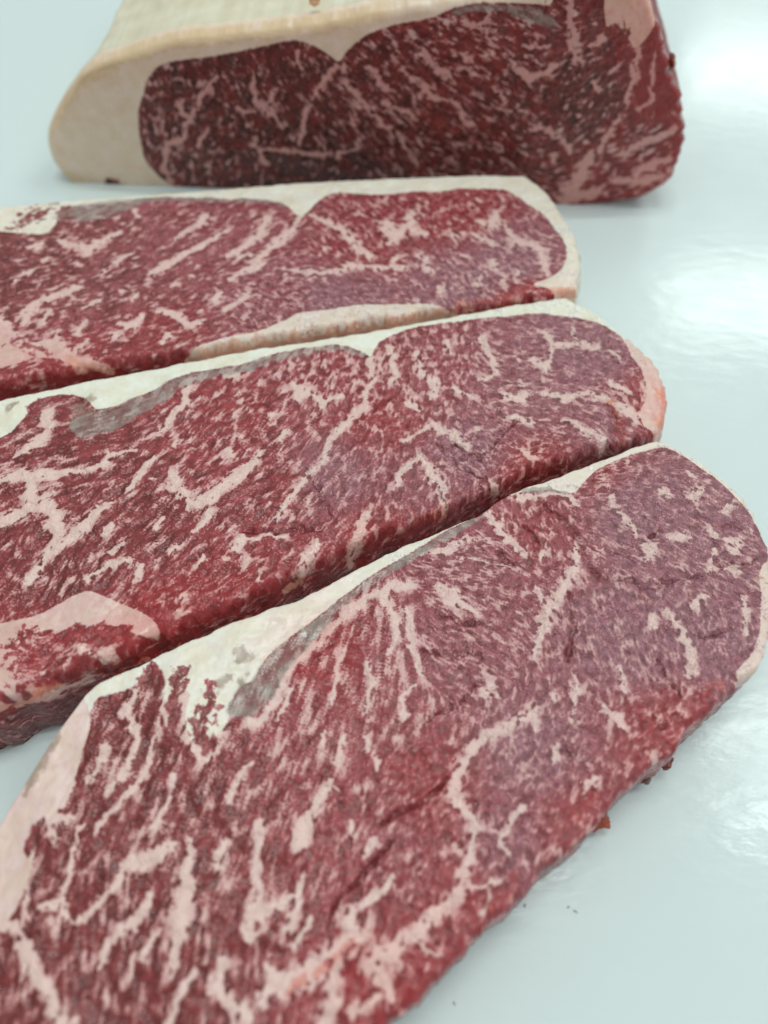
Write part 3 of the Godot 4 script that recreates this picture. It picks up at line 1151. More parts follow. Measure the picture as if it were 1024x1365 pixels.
func steak_mid() -> Dictionary:
	var d := {
	"back": [-28.4, 1.5, 0, 0, 15.9, -0.8, 34.8, -1.6, 54.1, -1.8, 73.7, -2.3, 93.7, -2.4, 111, -1.7, 140.3, -0.9, 170.6, -0.8, 201.7, -0.8, 220.5, -0],
	"right": [220.5, -0, 228.4, 12, 234.6, 25.4, 238.9, 37.7, 239, 47.9, 235.4, 60, 230.3, 67.7, 225.2, 72.3],
	"front": [-20.3, 120.9, -6.4, 118, 1.8, 116.2, 14.3, 113, 25, 111, 35.9, 109, 49.3, 106.3, 68, 101.6, 92.6, 95, 113.2, 89.6, 134.3, 85.6, 156.4, 81.1, 173.9, 76.7, 191.5, 73.6, 211.5, 72.6, 225.2, 72.3],
	"left": [-28.4, 1.5, -28.8, 47.4, -25.7, 88.6, -20.3, 120.9],
	"fat": [
		[-55.1, -33.9, -0.6, -36.3, 87.4, -40.3, 183.8, -44.5, 249.4, -38.2, 252.4, 1.3, 264.4, 42.6, 259.3, 75, 227.9, 74, 221.1, 68.8, 222.7, 61.5, 228.2, 56.4, 231.6, 47.1, 231.2, 36.6, 232.3, 25.6, 225.8, 17.3, 219.6, 11.9, 211.6, 8.2, 205.2, 6.2, 187.3, 3.8, 172.5, 2.2, 157.8, 1.4, 147.2, 2.9, 139.7, 5.5, 135.1, 13.2, 134.5, 9.9, 130.4, 6, 123.5, 2.7, 112, 1.8, 100.5, 1.7, 92.4, 4, 84.9, 4.8, 71.9, 3.5, 62.5, 5.7, 53.1, 9.3, 42.1, 12.8, 33.8, 13.9, 32.4, 10.7, 29.1, 5.5, 22.5, 2.4, 14.5, 2.6, 10.5, 7, 8.7, 11.9, 2.3, 18.2, -48.6, 24.1],
		[-42.5, 79.9, 1.4, 90.9, 12.4, 91.2, 20.3, 87.5, 27.8, 85.7, 34.8, 91.1, 41.7, 96, 46.5, 100.8, 48.4, 106.3, 42.7, 105.8, 34.3, 99.2, 23.3, 97, 12.3, 96.2, 8, 99.1, 10.5, 105, 6.9, 110, 4.3, 117.3, -10.4, 119.1, -38.2, 118.6],
		[233, 22.5, 231.2, 36.6, 231.6, 47.1, 228.2, 56.4, 222.7, 61.5, 221.1, 68.8, 227.2, 75.5, 259.3, 75, 264.4, 42.6, 248.8, 9.3],
	],
	"gristle": [
		[33.8, 13.9, 42.1, 12.8, 53.1, 9.3, 62.5, 5.7, 71.9, 3.5, 84.9, 4.8, 92.4, 4, 100.5, 1.7, 112, 1.8, 123.5, 2.7, 130.4, 6, 134.5, 9.9, 133.3, 11.2, 129.3, 8.2, 123, 5, 111.5, 4.5, 101, 5.4, 92, 8.2, 84.3, 8.9, 72.5, 7.8, 63.9, 10.9, 56.6, 15.7, 49.6, 20, 38.8, 24, 32.2, 25.4, 27.8, 25, 24.6, 21.8, 24, 15.7, 28.8, 14.1],
	],
	"warm": [
		[1.8, 117.8, 1.7, 10.1, 115.4, 1.7, 17.5, 112.6, 1.7],
		[33.3, 116.6, 1.5, 42.1, 113, 1.7, 51.3, 108.7, 1.7, 58.6, 107.4, 1.5],
		[88.2, 99.3, 1.6, 94.4, 97.7, 1.3],
		[134.3, 85.6, 1.4, 144.9, 84.6, 1.4],
		[234.3, 54.2, 1.8, 233.1, 63, 1.9, 226.8, 70.3, 1.8],
		[214.8, 54.8, 1.5, 214.2, 63.6, 1.7, 211.4, 71.5, 1.6],
	],
	"glint": [
		[150, 67.7, 7.5, 168, 62.3, 5.9],
		[108.2, 66.8, 5.8, 119, 53.3, 4.4],
		[131, 37.3, 3.7, 134.9, 43.6, 3.1],
		[50.5, 93.8, 2, 57.7, 102.1, 2],
		[156.6, 80.5, 2.2, 171.4, 76.3, 2.3],
		[89.2, 87.2, 2.2, 103.4, 89.4, 2.2],
	],
	"mixed": [
		[5.8, 100.2, 3.2, 8, 106.7, 3.2],
		[17.5, 110.3, 3.3, 29.3, 110.9, 2.8],
		[10.1, 96.4, 2.4, 10.3, 96.4, 2.4],
	],
	"brown": [
		[26.8, 9.3, 2.4, 29.3, 13.5, 3.2, 26, 18, 2.5],
		[3.2, 5.1, 1.8, 5.8, 4, 1.1],
		[31.2, 7.5, 2.1, 31.3, 7.5, 2.1],
	],
	"lean": [
		[17.7, 99.6, 2.4, 23.2, 100.4, 2.9, 29.7, 101.3, 2.9, 34.1, 101.9, 2.2, 37.5, 101.5, 1.5],
		[11.2, 106.4, 2.2, 15.5, 105.8, 2.5],
		[1.7, 113.3, 1.4, 4.2, 115, 1.2],
		[17.5, 109.2, 2, 20.7, 112.3, 2],
		[31.3, 113.8, 2.2, 36.8, 111.6, 2.2, 42.4, 110.2, 2, 47.9, 109.6, 2],
		[11.9, 5.5, 2, 10, 12.2, 1.3, 13.1, 18.2, 1.5],
		[23.1, 10.2, 2.1, 20.9, 14.9, 1.2],
	],
	"seam": [
		[17.1, 9.7, 2.2, 16.2, 16.5, 2.6, 12, 24, 2.6, 6.7, 26.7, 1.7],
		[-14.1, 36, 2.5, 0.6, 36.5, 2.6, 7.2, 36.6, 2.5, 14.4, 37.8, 2.5],
		[14.4, 37.8, 1.9, 23.5, 39.4, 1.3, 32.5, 39.8, 1.3, 37, 37.3, 1.1, 36.2, 33.1, 1],
		[11.6, 38.7, 2.3, 10.4, 46.2, 2.3, 8.7, 50.9, 2.5, 0.8, 53.7, 2.2, -13.2, 55.7, 1.8],
		[8.7, 51.5, 1.9, 15.7, 49, 3.4, 18, 55.1, 3.5, 18.8, 61.8, 2.4, 17.3, 67.1, 1.9, 12.5, 74.6, 1.6, 9.3, 80, 1.3],
		[35.5, 54, 1.8, 30.1, 59.3, 2.3, 24.4, 64.3, 2.3, 17.9, 69.3, 1.4],
		[58.4, 46.3, 1, 57.5, 51.8, 2, 59.4, 58.2, 2.2, 61.9, 62.5, 2],
		[61.4, 62.4, 1.8, 67.8, 61.2, 2.7, 73.7, 58.1, 2.7, 79.4, 54.1, 2.7, 83.9, 51.1, 1.7, 87.5, 46.7, 1.1],
		[68.1, 66.5, 2.2, 63.4, 72.4, 0.8],
		[52.4, 39.2, 1.2, 47.3, 45.1, 1.2, 41.6, 50.6, 0.9],
		[67.3, 12.5, 1.2, 63.6, 18.6, 1.2, 59.6, 23.3, 1.2, 54.3, 29.6, 0.9],
		[76.9, 42.1, 1.3, 77.9, 44.6, 1.3],
		[61.5, 33.5, 0.9, 59.6, 36.4, 0.9],
		[41.4, 77.7, 1.1, 31.5, 79.4, 1.1, 27, 82.3, 1.4],
		[43.7, 81.9, 1, 42.5, 85.7, 1.2],
		[76.6, 78, 1.5, 75.1, 81.7, 2],
		[76.3, 79.7, 1.4, 81.1, 80.3, 1.1, 90.2, 81.5, 0.8],
		[55.2, 77.2, 1.1, 53.4, 78.5, 1.1],
		[107, 22.2, 3.7, 105.2, 25.4, 2.3],
		[103.8, 18.4, 1.6, 106.6, 21.3, 2.2, 113.2, 30, 1.7, 119.9, 28.7, 1.4],
		[97.9, 39.9, 1.7, 95.6, 42.7, 1.2],
		[94.8, 31.4, 1.2, 92.9, 33.1, 1.2],
		[67.3, 7.7, 1.4, 65.4, 17.2, 1.2, 60.5, 22.4, 0.9],
		[79.7, 7.8, 1.5, 85.2, 8.8, 1.5],
		[134.9, 13.1, 1.1, 132.9, 23.4, 1.4, 127.7, 34.7, 1.4, 122.3, 38.7, 1.5, 113.1, 46.1, 1.4, 108.6, 55, 1.1, 98.4, 63, 1.1, 92.1, 69.5, 1.1, 89.3, 75.4, 1],
		[117.3, 79.5, 1.3, 114.4, 84.4, 2, 112, 90.4, 2.2, 111.3, 97.5, 1.9],
		[100.2, 85.7, 1.3, 95.7, 91.1, 2, 93.2, 95.2, 2, 88.8, 100, 2.2],
		[140.5, 61.4, 1.4, 143.1, 69.2, 1.4, 144.4, 76.8, 2.3, 142.2, 83.9, 1.2],
		[140.6, 62.1, 1.1, 134.2, 66, 1.4, 129.8, 71.6, 1],
		[148.4, 49.1, 1.6, 152.6, 52.6, 1.9, 155.7, 56.8, 2.2, 158.4, 61.6, 0.9],
		[148.4, 49.1, 1.2, 137.7, 54, 1.2],
		[176.3, 52.7, 1.7, 180.1, 54.7, 2.4, 183.9, 56.7, 1.7],
		[186.5, 44, 2.2, 182, 46.2, 1.8, 176.4, 41.5, 1.1],
		[186.3, 39.1, 1.5, 186.4, 39.2, 1.5],
		[166.2, 40.4, 1.4, 161.5, 35.1, 1.4],
		[203.7, 15.9, 1.6, 204, 23.4, 1.2, 199.7, 31.4, 1.1, 196.8, 34.6, 1.9, 193.3, 27.8, 1.4],
		[204, 23.4, 1.5, 212.6, 24.7, 1.6, 220.9, 27.6, 2],
		[216.3, 15.4, 0.7, 214.1, 21.8, 0.7],
		[144.8, 8.5, 1.4, 142.3, 18.1, 1.1, 143, 24.5, 1.1, 138.1, 26.6, 1.3],
		[180.5, 12.5, 1.4, 178.3, 19.3, 1.8, 178.8, 26.6, 1.5, 179.5, 31.7, 1.2],
		[153.2, 13.8, 1.1, 150.9, 21.9, 1.2, 153.1, 28.5, 1.3, 155.5, 31.4, 1.4, 152.3, 37.3, 1.1],
		[217.7, 45.9, 1.1, 222.5, 52.7, 2.1],
		[192.5, 44.4, 1.4, 199.5, 50.2, 1.1, 208.8, 48.9, 1.1, 212.7, 53.6, 1.4, 218.2, 58.6, 2.5, 220.5, 63.8, 2.3],
		[195.3, 59.6, 1.4, 199.6, 64.5, 1.7, 204.2, 69.1, 1.7, 206.1, 73.3, 1.6],
		[223.6, 32.3, 1.4, 225.1, 35.8, 1.1],
		[175.9, 66.7, 1.5, 178.5, 73, 1.5],
		[162.5, 78.9, 1.8, 164.4, 80.9, 2.1],
		[5.9, 116.6, 2.1, 15.3, 115.6, 2.1, 24.8, 114.7, 1.7],
		[13.9, 107.1, 1.2, 17.2, 113.3, 1.4],
		[3.7, 103.3, 1.9, 10.1, 107.3, 1.5],
		[41.2, 110.8, 1.2, 43.3, 114.2, 1.2],
		[23.6, 101, 1.2, 25.2, 106.3, 1.4, 29.3, 109.8, 1.9, 33.4, 107.4, 1.8],
		[77.2, 87, 1.3, 74.7, 90.5, 1.3],
		[81.1, 92.1, 1, 79.7, 95, 1.2],
		[165, 54.7, 1.3, 165.1, 54.7, 1.3],
		[178, 32.5, 1.1, 172, 32.9, 1.1],
		[188.6, 27.5, 1.1, 188.8, 27.5, 1.1],
		[165.4, 11.6, 1.2, 165.1, 17.6, 0.9],
		[143.7, 36.9, 1.3, 146.7, 41.3, 1],
		[52.1, 64.8, 0.8, 49.3, 68.6, 0.8],
		[36.4, 63.8, 0.9, 32.6, 67.3, 0.9],
		[40.7, 70.8, 1.2, 35.8, 73.8, 1.1],
		[63.5, 82.1, 1, 61.2, 85.7, 1],
		[70.2, 85.2, 1.1, 70.4, 85.3, 1.1],
		[45.8, 34.9, 1, 38.1, 34.6, 1],
		[49.8, 48.9, 0.9, 49.9, 48.9, 0.9],
	],
	"crease": [
		[179, 54.7, 0.4, 160.7, 67.8, 0.4],
		[143.2, 77.1, 0.5, 143.9, 88, 0.5],
		[154, 58.8, 0.6, 160.4, 68.7, 0.6],
		[214.3, 59.4, 1.1, 212.2, 68.3, 1.4],
		[162.9, 77.4, 0.9, 169.8, 80.7, 0.9],
		[77.7, 75.7, 0.8, 88.1, 79.2, 1.1, 102.5, 82, 0.9],
		[103.9, 62.5, 0.5, 105.7, 78.3, 0.6],
		[147.7, 57.2, 0.4, 152.5, 68.3, 0.4, 160.5, 76.8, 0.5],
	],
	"zones": [
		[25.6, 29.8, -0.14, 6, .42, 0, -.3],
		[19.4, 76.6, -1.03, 6, .44, 0, -.5],
		[48.2, 66.8, -0.72, 7, .46, 0, -.35],
		[77.9, 29.3, -0.80, 4, .5, 0, .1],
		[113.2, 16.2, -0.92, 3, .6, .15, .1],
		[86.7, 58.2, -0.61, 5, .44, 0, -.1],
		[109.5, 60.7, -0.97, 4, .48, .7, 0],
		[133.4, 70, -1.07, 3, .44, .5, .1],
		[156.9, 62.9, 1.41, 1.6, .46, .85, 0],
		[151, 25.7, 1.77, 3, .52, .3, .1],
		[186.3, 42.1, 0.51, 3, .48, .6, 0],
		[214.7, 30.1, 0.38, 2, .3, .9, 0],
		[207.5, 61.9, 0.75, 3, .46, .7, .1],
		[68.6, 97, -0.65, 3, .4, 0, .5],
		[118, 90.2, -0.77, 3, .38, .1, .7],
		[173.3, 78.4, -0.19, 2, .4, .1, .8],
		[129.7, 42.3, -1.10, 3, .42, .1, .4],
		[5.8, 99, 0.03, 3, .5, 0, .5],
		[45.3, 101.5, -0.50, 3, .42, 0, .9],
		[228.6, 60.1, 1.85, 3, .5, 0, .6],
		[8, 131.2, 0.04, 3, .3, .2, -.9],
	],
}
	d.merge({"fat_rgb": Color(0.92, 0.915, 0.85), "salt": 7, "warm_pull": 0.9, "lean_pull": 0.9, "scraps": [], "pink": [0.1, 1.0, 0.9], "bump": 5.5, "rough": 1.0, "rim": {"back": 1.0, "front": 3.8, "left": 3.0, "right": 4.0}, "flare": [0.6, 1.5, 1.5, 1.0], "rings": 12, "lump": 0.8, "warm_g": 0.50, "warm_b": 0.40})
	return d


func steak_near() -> Dictionary:
	var d := {
	"back": [0, 0, 6.7, -1.9, 20.2, -1.9, 34.2, -2.5, 50.8, -2, 67.5, -0.6, 83.2, -1.3, 99.5, -2.4, 115.8, -2.2, 132.5, -1.8, 145.6, -4.4, 162.7, -3, 180.5, -2, 195.7, -1.2, 204.4, 0.3],
	"right": [204.4, 0.3, 210.2, 9.4, 213.4, 21.3, 214.8, 32.9, 211.5, 44.6, 204.3, 57.9, 194, 69.9, 181.9, 78.8],
	"front": [-50.9, 115.9, -29.4, 114.5, -6.3, 113, 16.1, 112.7, 33.9, 110.2, 44.2, 108.5, 50.7, 107.4, 62.2, 105.1, 74.1, 102.7, 86.5, 100.1, 97.2, 97.8, 114.7, 93.2, 128.9, 90.6, 143.8, 87.5, 163.1, 83.2, 175.8, 80.6, 181.9, 78.8],
	"left": [0, 0, -11, 8, -20, 15.9, -28.6, 23.3, -38, 32.5, -50, 49.3, -57.8, 66.6, -59.9, 91.3, -50.9, 115.9],
	"fat": [
		[19.3, -29.8, 56.8, -25.8, 110.4, -35, 152.6, -35.7, 134.2, -0.9, 121.1, -1.7, 107.4, 0.7, 93.6, 1.9, 82.2, 4, 75.4, 6, 65.9, 8.7, 58, 10.1, 52.5, 11.8, 48, 14.7, 44.9, 17.7, 40.5, 17.2, 36, 21.2, 34.5, 25.7, 28.9, 28.2, 25.3, 28, 22.4, 25, 24.3, 17.6, 27.6, 13.2, 25.4, 9.6, 20.2, 13.2, 20.3, 8.3, 22.3, 4.3, 21.3, -1.9, 17.2, 0.4, 13.9, 3.8, 7.5, 3, 2.9, 2, -2.1, 7.9, -4.8, 12.4, -8.3, 17.8, -12.9, 23.8, -17.6, 26.7, -22.9, 29.2, -27.2, 39, -32.2, 44.9, -41.1, 48.6, -60.6, 38.7, -50.4, 17.4, -30.4, -7.6],
		[152.6, -35.7, 213.1, -28.9, 224.1, 0.5, 227.1, 16.9, 230.6, 52.7, 207.3, 51.8, 210.4, 44.1, 212.4, 35.7, 211, 22.2, 207.6, 10.6, 203.7, 2.8, 194, 1.2, 178.8, 0.3, 171, 2.7, 164.2, 6, 158.8, 0.6, 150.6, -2.9, 142.7, -3.5],
		[224.3, 55.8, 205.4, 53.9, 199.7, 55.5, 193.8, 64.2, 184.5, 73.3, 178.1, 76.7, 169.4, 78.7, 171.6, 87.3, 195.6, 91.9],
		[0, 0, -0.1, 8.2, -3.2, 13.6, -7.2, 19.3, -10.8, 25.3, -15.7, 28.8, -20.6, 31.2, -24.8, 41, -30.4, 47.5, -39.8, 51.4, -60.6, 38.7, -50.4, 17.4, -30.4, -7.6, -6.2, -20.5],
	],
	"gristle": [
		[133.7, -1.5, 121, -1.5, 107.2, 0.9, 93.5, 2.1, 82.1, 4.2, 75.3, 6.2, 65.8, 8.9, 57.9, 10.3, 52.4, 12, 47.9, 14.9, 45.2, 17.1, 40.5, 17.2, 36.4, 20.1, 35.2, 22.2, 35.6, 25.3, 38.1, 27.5, 42.7, 27.2, 46.9, 25.4, 50.9, 22.5, 54.9, 19, 61.6, 15.9, 67.8, 12.9, 75.9, 8.8, 83.4, 6.3, 93.3, 4.7, 107.3, 3.4, 120.7, 1.5, 133.8, -0.2],
		[148.7, -4.5, 157.2, -1.6, 165.3, 6.6, 158, 1.8, 150.1, -2.1],
	],
	"warm": [
		[41.7, 90.8, 1, 35.6, 90.9, 1.2, 31.4, 91.5, 1],
		[28.3, 92, 1.1, 24.5, 91.8, 1],
		[85.5, 96, 1, 74.8, 99.1, 1],
		[114.1, 88, 1.3, 107.8, 90.2, 1.3],
		[165.7, 78.1, 1.2, 155.6, 80.4, 1.2],
	],
	"glint": [
		[70.9, 69, 1.5, 72, 68.9, 1.3],
		[75.4, 71.9, 1.8, 74.8, 74.5, 1.6],
		[65.7, 76.1, 1.6, 65.4, 78, 1.4],
		[65.1, 81.8, 2.8, 73.7, 82.1, 2.8],
		[156.8, 29.3, 4.4, 158.7, 31.8, 3.9],
		[173.6, 70.4, 4.1, 174.4, 76.1, 3.5],
		[162.6, 75.2, 2.8, 146.5, 81.8, 1.9],
		[179.2, -0.2, 3.5, 178.9, 6.7, 3.4],
		[95.4, 83.9, 1.5, 132.6, 86.4, 1.5],
		[65.3, 20.9, 1.1, 65.1, 24.7, 1.1],
		[72.1, 60.3, 2.8, 77.6, 58.6, 2.8],
		[139.3, -13.4, 4, 143.3, 8.5, 5.5],
	],
	"mixed": [
		[33.1, 13.5, 2.1, 32.6, 18.2, 2.4, 28.6, 21, 2.9, 26.5, 24.7, 2.4, 27.3, 28.6, 1.8],
		[27.3, 4.2, 1.6, 25, 8.2, 1.3],
		[16.8, 1.5, 1.2, 14.3, 4, 1.2],
	],
	"brown": [
		[-8.8, 7.5, 0.9, -12.5, 10.7, 1.1, -16.1, 13.9, 1.3, -19.4, 17.5, 1.1, -22, 20.1, 0.9],
		[44.7, 6.8, 1.5, 44.5, 10.4, 2, 42.6, 10.5, 1.4],
		[41.8, 16.2, 1.7, 42.2, 19.9, 1.7],
		[36.9, 13.2, 1.6, 38.4, 13.7, 0.9],
	],
	"lean": [
		[20.1, -0.9, 0.8, 20.5, 4.7, 1.7, 17.8, 9, 2, 14.2, 14, 1.5, 11.3, 20.5, 1.3, 7.2, 25, 1.1],
		[18.1, 1.7, 1.2, 16, 4.1, 0.9],
		[27.5, 3.6, 0.8, 28.4, 5.6, 0.6],
		[24.8, 6.8, 0.9, 22, 13.1, 0.8, 21, 17.4, 1.1, 17.9, 22.9, 1, 18.1, 26.2, 1.2],
		[27.3, 8.8, 0.7, 24.5, 11.7, 0.9, 22.5, 14.3, 0.7],
		[26.7, 28.3, 0.8, 28.2, 29.7, 0.8],
		[25.4, 19.4, 0.6, 24.7, 26.1, 0.6, 26.4, 29.3, 0.8],
		[-6.4, 23.9, 0.7, -10.9, 28, 0.9, -13.8, 27.6, 0.8],
		[-19.7, 28.8, 1.7, -21.7, 31.5, 1.9, -23.4, 33, 1.5],
		[35.3, 90.4, 0.5, 35.4, 90.4, 0.5],
		[36, 90.9, 0.5, 36.1, 91, 0.5],
		[29.3, 92.7, 0.6, 29.4, 92.7, 0.6],
		[41, 89.7, 0.4, 41.1, 89.8, 0.4],
		[25, 92.7, 0.4, 25.1, 92.8, 0.4],
		[31, 92.4, 0.3, 31.1, 92.4, 0.3],
	],
	"seam": [
		[24, 3.9, 1.7, 20.6, 12.1, 1.3, 18.6, 20.7, 1],
		[26.3, 12.5, 1.9, 24.1, 20, 1.7, 20.8, 25.8, 1.3],
		[32.4, 22.9, 3, 29.5, 27.4, 2.6],
		[23.8, 28.6, 1.5, 25.3, 32.1, 1.6, 28.9, 31.2, 1.3],
		[16.5, -0.4, 2, 12.8, 5.7, 1.8, 9.3, 9.6, 1.7, 9.3, 13.9, 1.8, 9.9, 18.9, 1.6, 6.3, 23.9, 1.3, -0.5, 27.7, 1.1],
		[2.3, 15.9, 0.9, -1.2, 20.7, 1.1, -4.3, 22.3, 0.9],
		[17, 16.3, 0.6, 11.2, 25.7, 0.9, 7.2, 29.7, 0.9, 0.8, 33.3, 0.9, -6.1, 36.1, 0.8],
		[16.2, 32, 1, 14.9, 34.4, 1.2],
		[23, 27.1, 1.2, 24.6, 32.2, 1.4, 29, 30.6, 1.3],
		[11.9, 38.5, 0.8, 9, 41.2, 1.5, 6.8, 43, 1],
		[35.6, 39.1, 0.8, 31.2, 41.8, 1, 26.8, 45.6, 0.8],
		[-10.1, 23.1, 0.7, -13.5, 26.5, 0.6],
		[-19.9, 26.6, 1.2, -15.5, 30.3, 1.7, -11.6, 30.4, 1],
		[-17.2, 30.1, 0.9, -18.4, 36.6, 0.6],
		[-31.7, 47, 0.9, -29.6, 54, 1.1, -28.7, 60.3, 1.4, -27.2, 66.7, 1.8, -25.5, 74.2, 2.1, -22.9, 84.2, 1.7],
		[-11, 34.3, 0.6, -14, 40.8, 0.8, -16.9, 45.7, 0.6, -19, 52.1, 0.5, -18.4, 55.4, 0.5, -14.5, 55, 0.9, -7.7, 52.9, 0.8, -2.3, 47.7, 0.6],
		[-23.6, 48.7, 0.9, -21, 48.9, 1.3, -18.7, 48.6, 1],
		[-26.4, 49.5, 0.5, -26.7, 45.9, 0.5, -25.5, 41.7, 0.4],
		[-3, 49.3, 1.6, 0.2, 48.6, 2.3, 3.2, 49.7, 2.4, 6.6, 49.6, 1.7, 10.5, 49, 0.8],
		[0.6, 58, 1.4, -1, 60.2, 1.7, -4.8, 61.9, 1.7, -8.1, 62.2, 1.9, -9.6, 63.6, 1.1],
		[11.5, 55.6, 1.7, 9.5, 59.5, 2.8, 8.2, 63.5, 3.4, 5.6, 68.3, 3, 2.9, 72.3, 2, 0.6, 77, 0.7],
		[14.8, 49.3, 0.6, 13.6, 51.7, 1, 11.5, 55.6, 1.2],
		[21.7, 54.8, 1.2, 20.1, 57.4, 1.9],
		[-11.7, 63.8, 1.1, -13.2, 65.8, 1.1, -15.2, 67.6, 0.9],
		[-5.9, 67.8, 0.7, -8.1, 71.7, 0.7],
		[0, 66.5, 0.8, -4.3, 69.3, 0.9],
		[13.1, 78.8, 0.9, 9.7, 83.1, 1.4, 10.8, 88, 1.4, 13.8, 93.3, 1.3],
		[5.2, 78.3, 0.9, 0.9, 82, 1.3, -2.7, 85.3, 1.2],
		[7.5, 83.9, 0.9, 7.6, 83.9, 0.9],
		[52.5, 53.2, 0.8, 47.7, 56.6, 1.8, 42.5, 59.4, 2.6, 40.2, 62.2, 2.2, 37.7, 65.5, 1],
		[53.4, 55.2, 0.6, 53.5, 57.8, 0.8],
		[32, 54.5, 1.4, 30.3, 59.4, 1.2, 26.6, 62.9, 1, 26, 67.4, 0.9, 23.4, 71.4, 1.7, 21, 76.4, 2.2],
		[38.3, 70.5, 0.6, 33.7, 74.4, 1.1, 29.1, 74.7, 1.7, 24.2, 73.6, 1.5],
		[31.9, 76.8, 1.3, 29.5, 80, 0.9],
		[57.7, 39.8, 0.6, 55.4, 42.8, 0.8],
		[61.7, 43.2, 0.6, 56, 49.5, 0.8],
		[66.4, 47.2, 1, 64.2, 50.4, 0.6],
		[53.7, 65.1, 0.8, 53.4, 68.2, 0.6],
		[56.6, 71.9, 1.1, 54.2, 73.1, 0.9],
		[65.7, 54.8, 1.2, 65.2, 57.2, 0.8],
		[113.3, 60.5, 1.2, 109.2, 61.8, 1.4, 102.6, 62, 1.4, 97, 62, 1.6, 91.1, 63.1, 1.4, 83.6, 67.2, 1.4, 80.5, 70.6, 1.6, 81.3, 74.4, 1.8, 82.1, 78.2, 1.6, 80.4, 81.9, 1.6, 77.7, 85.7, 1.5, 73.7, 89.1, 1.3, 70.6, 92.3, 1.4, 65, 93.4, 1.2, 60.1, 94.6, 1.2, 56, 95.6, 1.3, 50.6, 95.7, 1.8, 45.7, 95, 2.2],
		[70.6, 92.3, 1, 75.5, 94.2, 0.8, 79.7, 94.6, 0.7],
		[77.3, 95.6, 0.5, 72.7, 98.9, 0.5],
		[112.1, 60.8, 1.1, 109.8, 66.8, 0.6],
		[95.9, 82, 1.1, 90.9, 83.7, 0.7, 87.3, 85, 1, 86.1, 90, 0.6],
		[43.8, 85, 2.4, 44.8, 88.5, 2.8, 40.4, 90.2, 2.4, 34.2, 90.9, 2.8, 27.7, 91, 2.9, 21.5, 90.1, 2.3, 17.2, 90.9, 1.5],
		[44, 95.5, 2.3, 45.8, 99.5, 1.9, 44.7, 104.5, 1],
		[34.6, 94.5, 2.1, 31.9, 98.7, 2.1, 28.2, 103, 1.9],
		[21.8, 85.7, 1.5, 21.9, 89.1, 1.5],
		[34.1, 82.3, 1.1, 27.6, 84, 0.9],
		[11.3, 87.1, 1.6, 13.2, 93, 1.5],
		[57.2, 81.3, 0.7, 51.3, 83.8, 1.2, 47.9, 83.8, 1.2],
		[53.5, 95.7, 0.8, 56.6, 98.4, 0.8, 59.7, 101.8, 0.6],
		[41.5, 103.1, 0.8, 35.5, 102, 0.9],
		[134.8, -0.9, 1.3, 135, 6.3, 1.6, 135.5, 11.5, 1.6, 137.6, 16.3, 1.1],
		[107.3, 16.1, 2, 109.2, 19.4, 2.3, 110.6, 24.4, 1.7, 114, 29.4, 1],
		[156.2, 19.8, 0.7, 148.4, 28.7, 1.4, 142.8, 32.3, 1.8, 136.2, 35.9, 2, 130.2, 39.3, 1.8, 125, 44, 1.3, 122, 47, 0.6],
		[173.6, 12.8, 1.1, 174, 20.5, 1.1, 173.5, 28.5, 0.8],
		[174, 31, 1.4, 174.4, 33.7, 2.2, 171.5, 35.9, 1.6],
		[143.2, 20.3, 1.2, 141.1, 21.7, 0.7],
		[134.9, 28.7, 1, 133.4, 33.6, 0.7],
		[118.2, 11.1, 0.7, 125.3, 13.1, 0.8, 129.6, 19.2, 0.7],
		[147.4, -2.5, 0.9, 157.5, 2.6, 1.2, 163.9, 8.5, 0.9],
		[202, 23.4, 1.8, 199.3, 23.7, 1.8, 197, 24.2, 0.7],
		[204.6, 15.5, 1.1, 203.5, 19.7, 0.8],
		[190.2, 17.8, 1.3, 191.7, 20.2, 1.3],
		[183.7, 34, 1.5, 186, 36.4, 1.2, 187.3, 37.7, 0.6],
		[195.5, 37.1, 1.2, 196.7, 39.4, 1.2],
		[198.8, 41.7, 1.2, 201.7, 44.1, 1.5, 200.8, 46.1, 0.9, 197, 46.6, 1.4, 196.6, 44.3, 0.9],
		[208.7, 32.5, 1.2, 204.8, 33.8, 1.2],
		[190.4, 49.4, 1.7, 193.3, 52.3, 1.7],
		[191.9, 44, 0.7, 185.8, 48.5, 0.9],
		[160.7, 53.1, 1.5, 158.5, 55.2, 1.1],
		[165.1, 52.8, 0.8, 166, 57.1, 1.5, 164.6, 62.1, 1.4, 162.9, 67.7, 1.6, 160.1, 72.2, 1.9, 157.6, 74, 1],
		[173.2, 56, 1.3, 178.6, 55.1, 1.1],
		[188.9, 61.7, 0.9, 182, 70.6, 0.9],
		[105.4, 50.1, 2.1, 103.3, 51.5, 2.7, 105.1, 53.6, 1.6],
		[129, 58.2, 0.6, 125.8, 62.4, 1.1, 122.7, 66.2, 0.6],
		[120.6, 68.5, 0.8, 120.7, 68.6, 0.8],
		[131.1, 68.2, 0.7, 131.4, 72.5, 1.4, 133, 76, 1.4],
		[120.2, 59.3, 0.9, 120.1, 61.7, 0.7],
		[113.1, 72, 0.6, 108.8, 76.6, 0.6],
		[141.4, 62, 0.7, 139, 67.8, 0.7],
		[89.9, 8.8, 2, 96.3, 9.1, 2.3, 100.1, 10.8, 1.5],
		[91, 10.8, 1.9, 89.7, 18.8, 1.8, 87.9, 25.2, 1.6],
		[94.2, 18, 1.4, 92.6, 26.8, 1.4, 90.7, 32.4, 1.1, 89.7, 37.9, 0.9],
		[87.8, 24.4, 0.9, 83.7, 28.1, 0.7],
		[46.1, 27.4, 1.3, 54.9, 19, 1.1, 62.5, 16.4, 1.6, 71.5, 12.9, 1.7, 79.4, 9.7, 1.9, 86.7, 8.9, 2, 92.6, 8.7, 1.8],
		[52.6, 25.1, 1.1, 47.5, 30.6, 0.9],
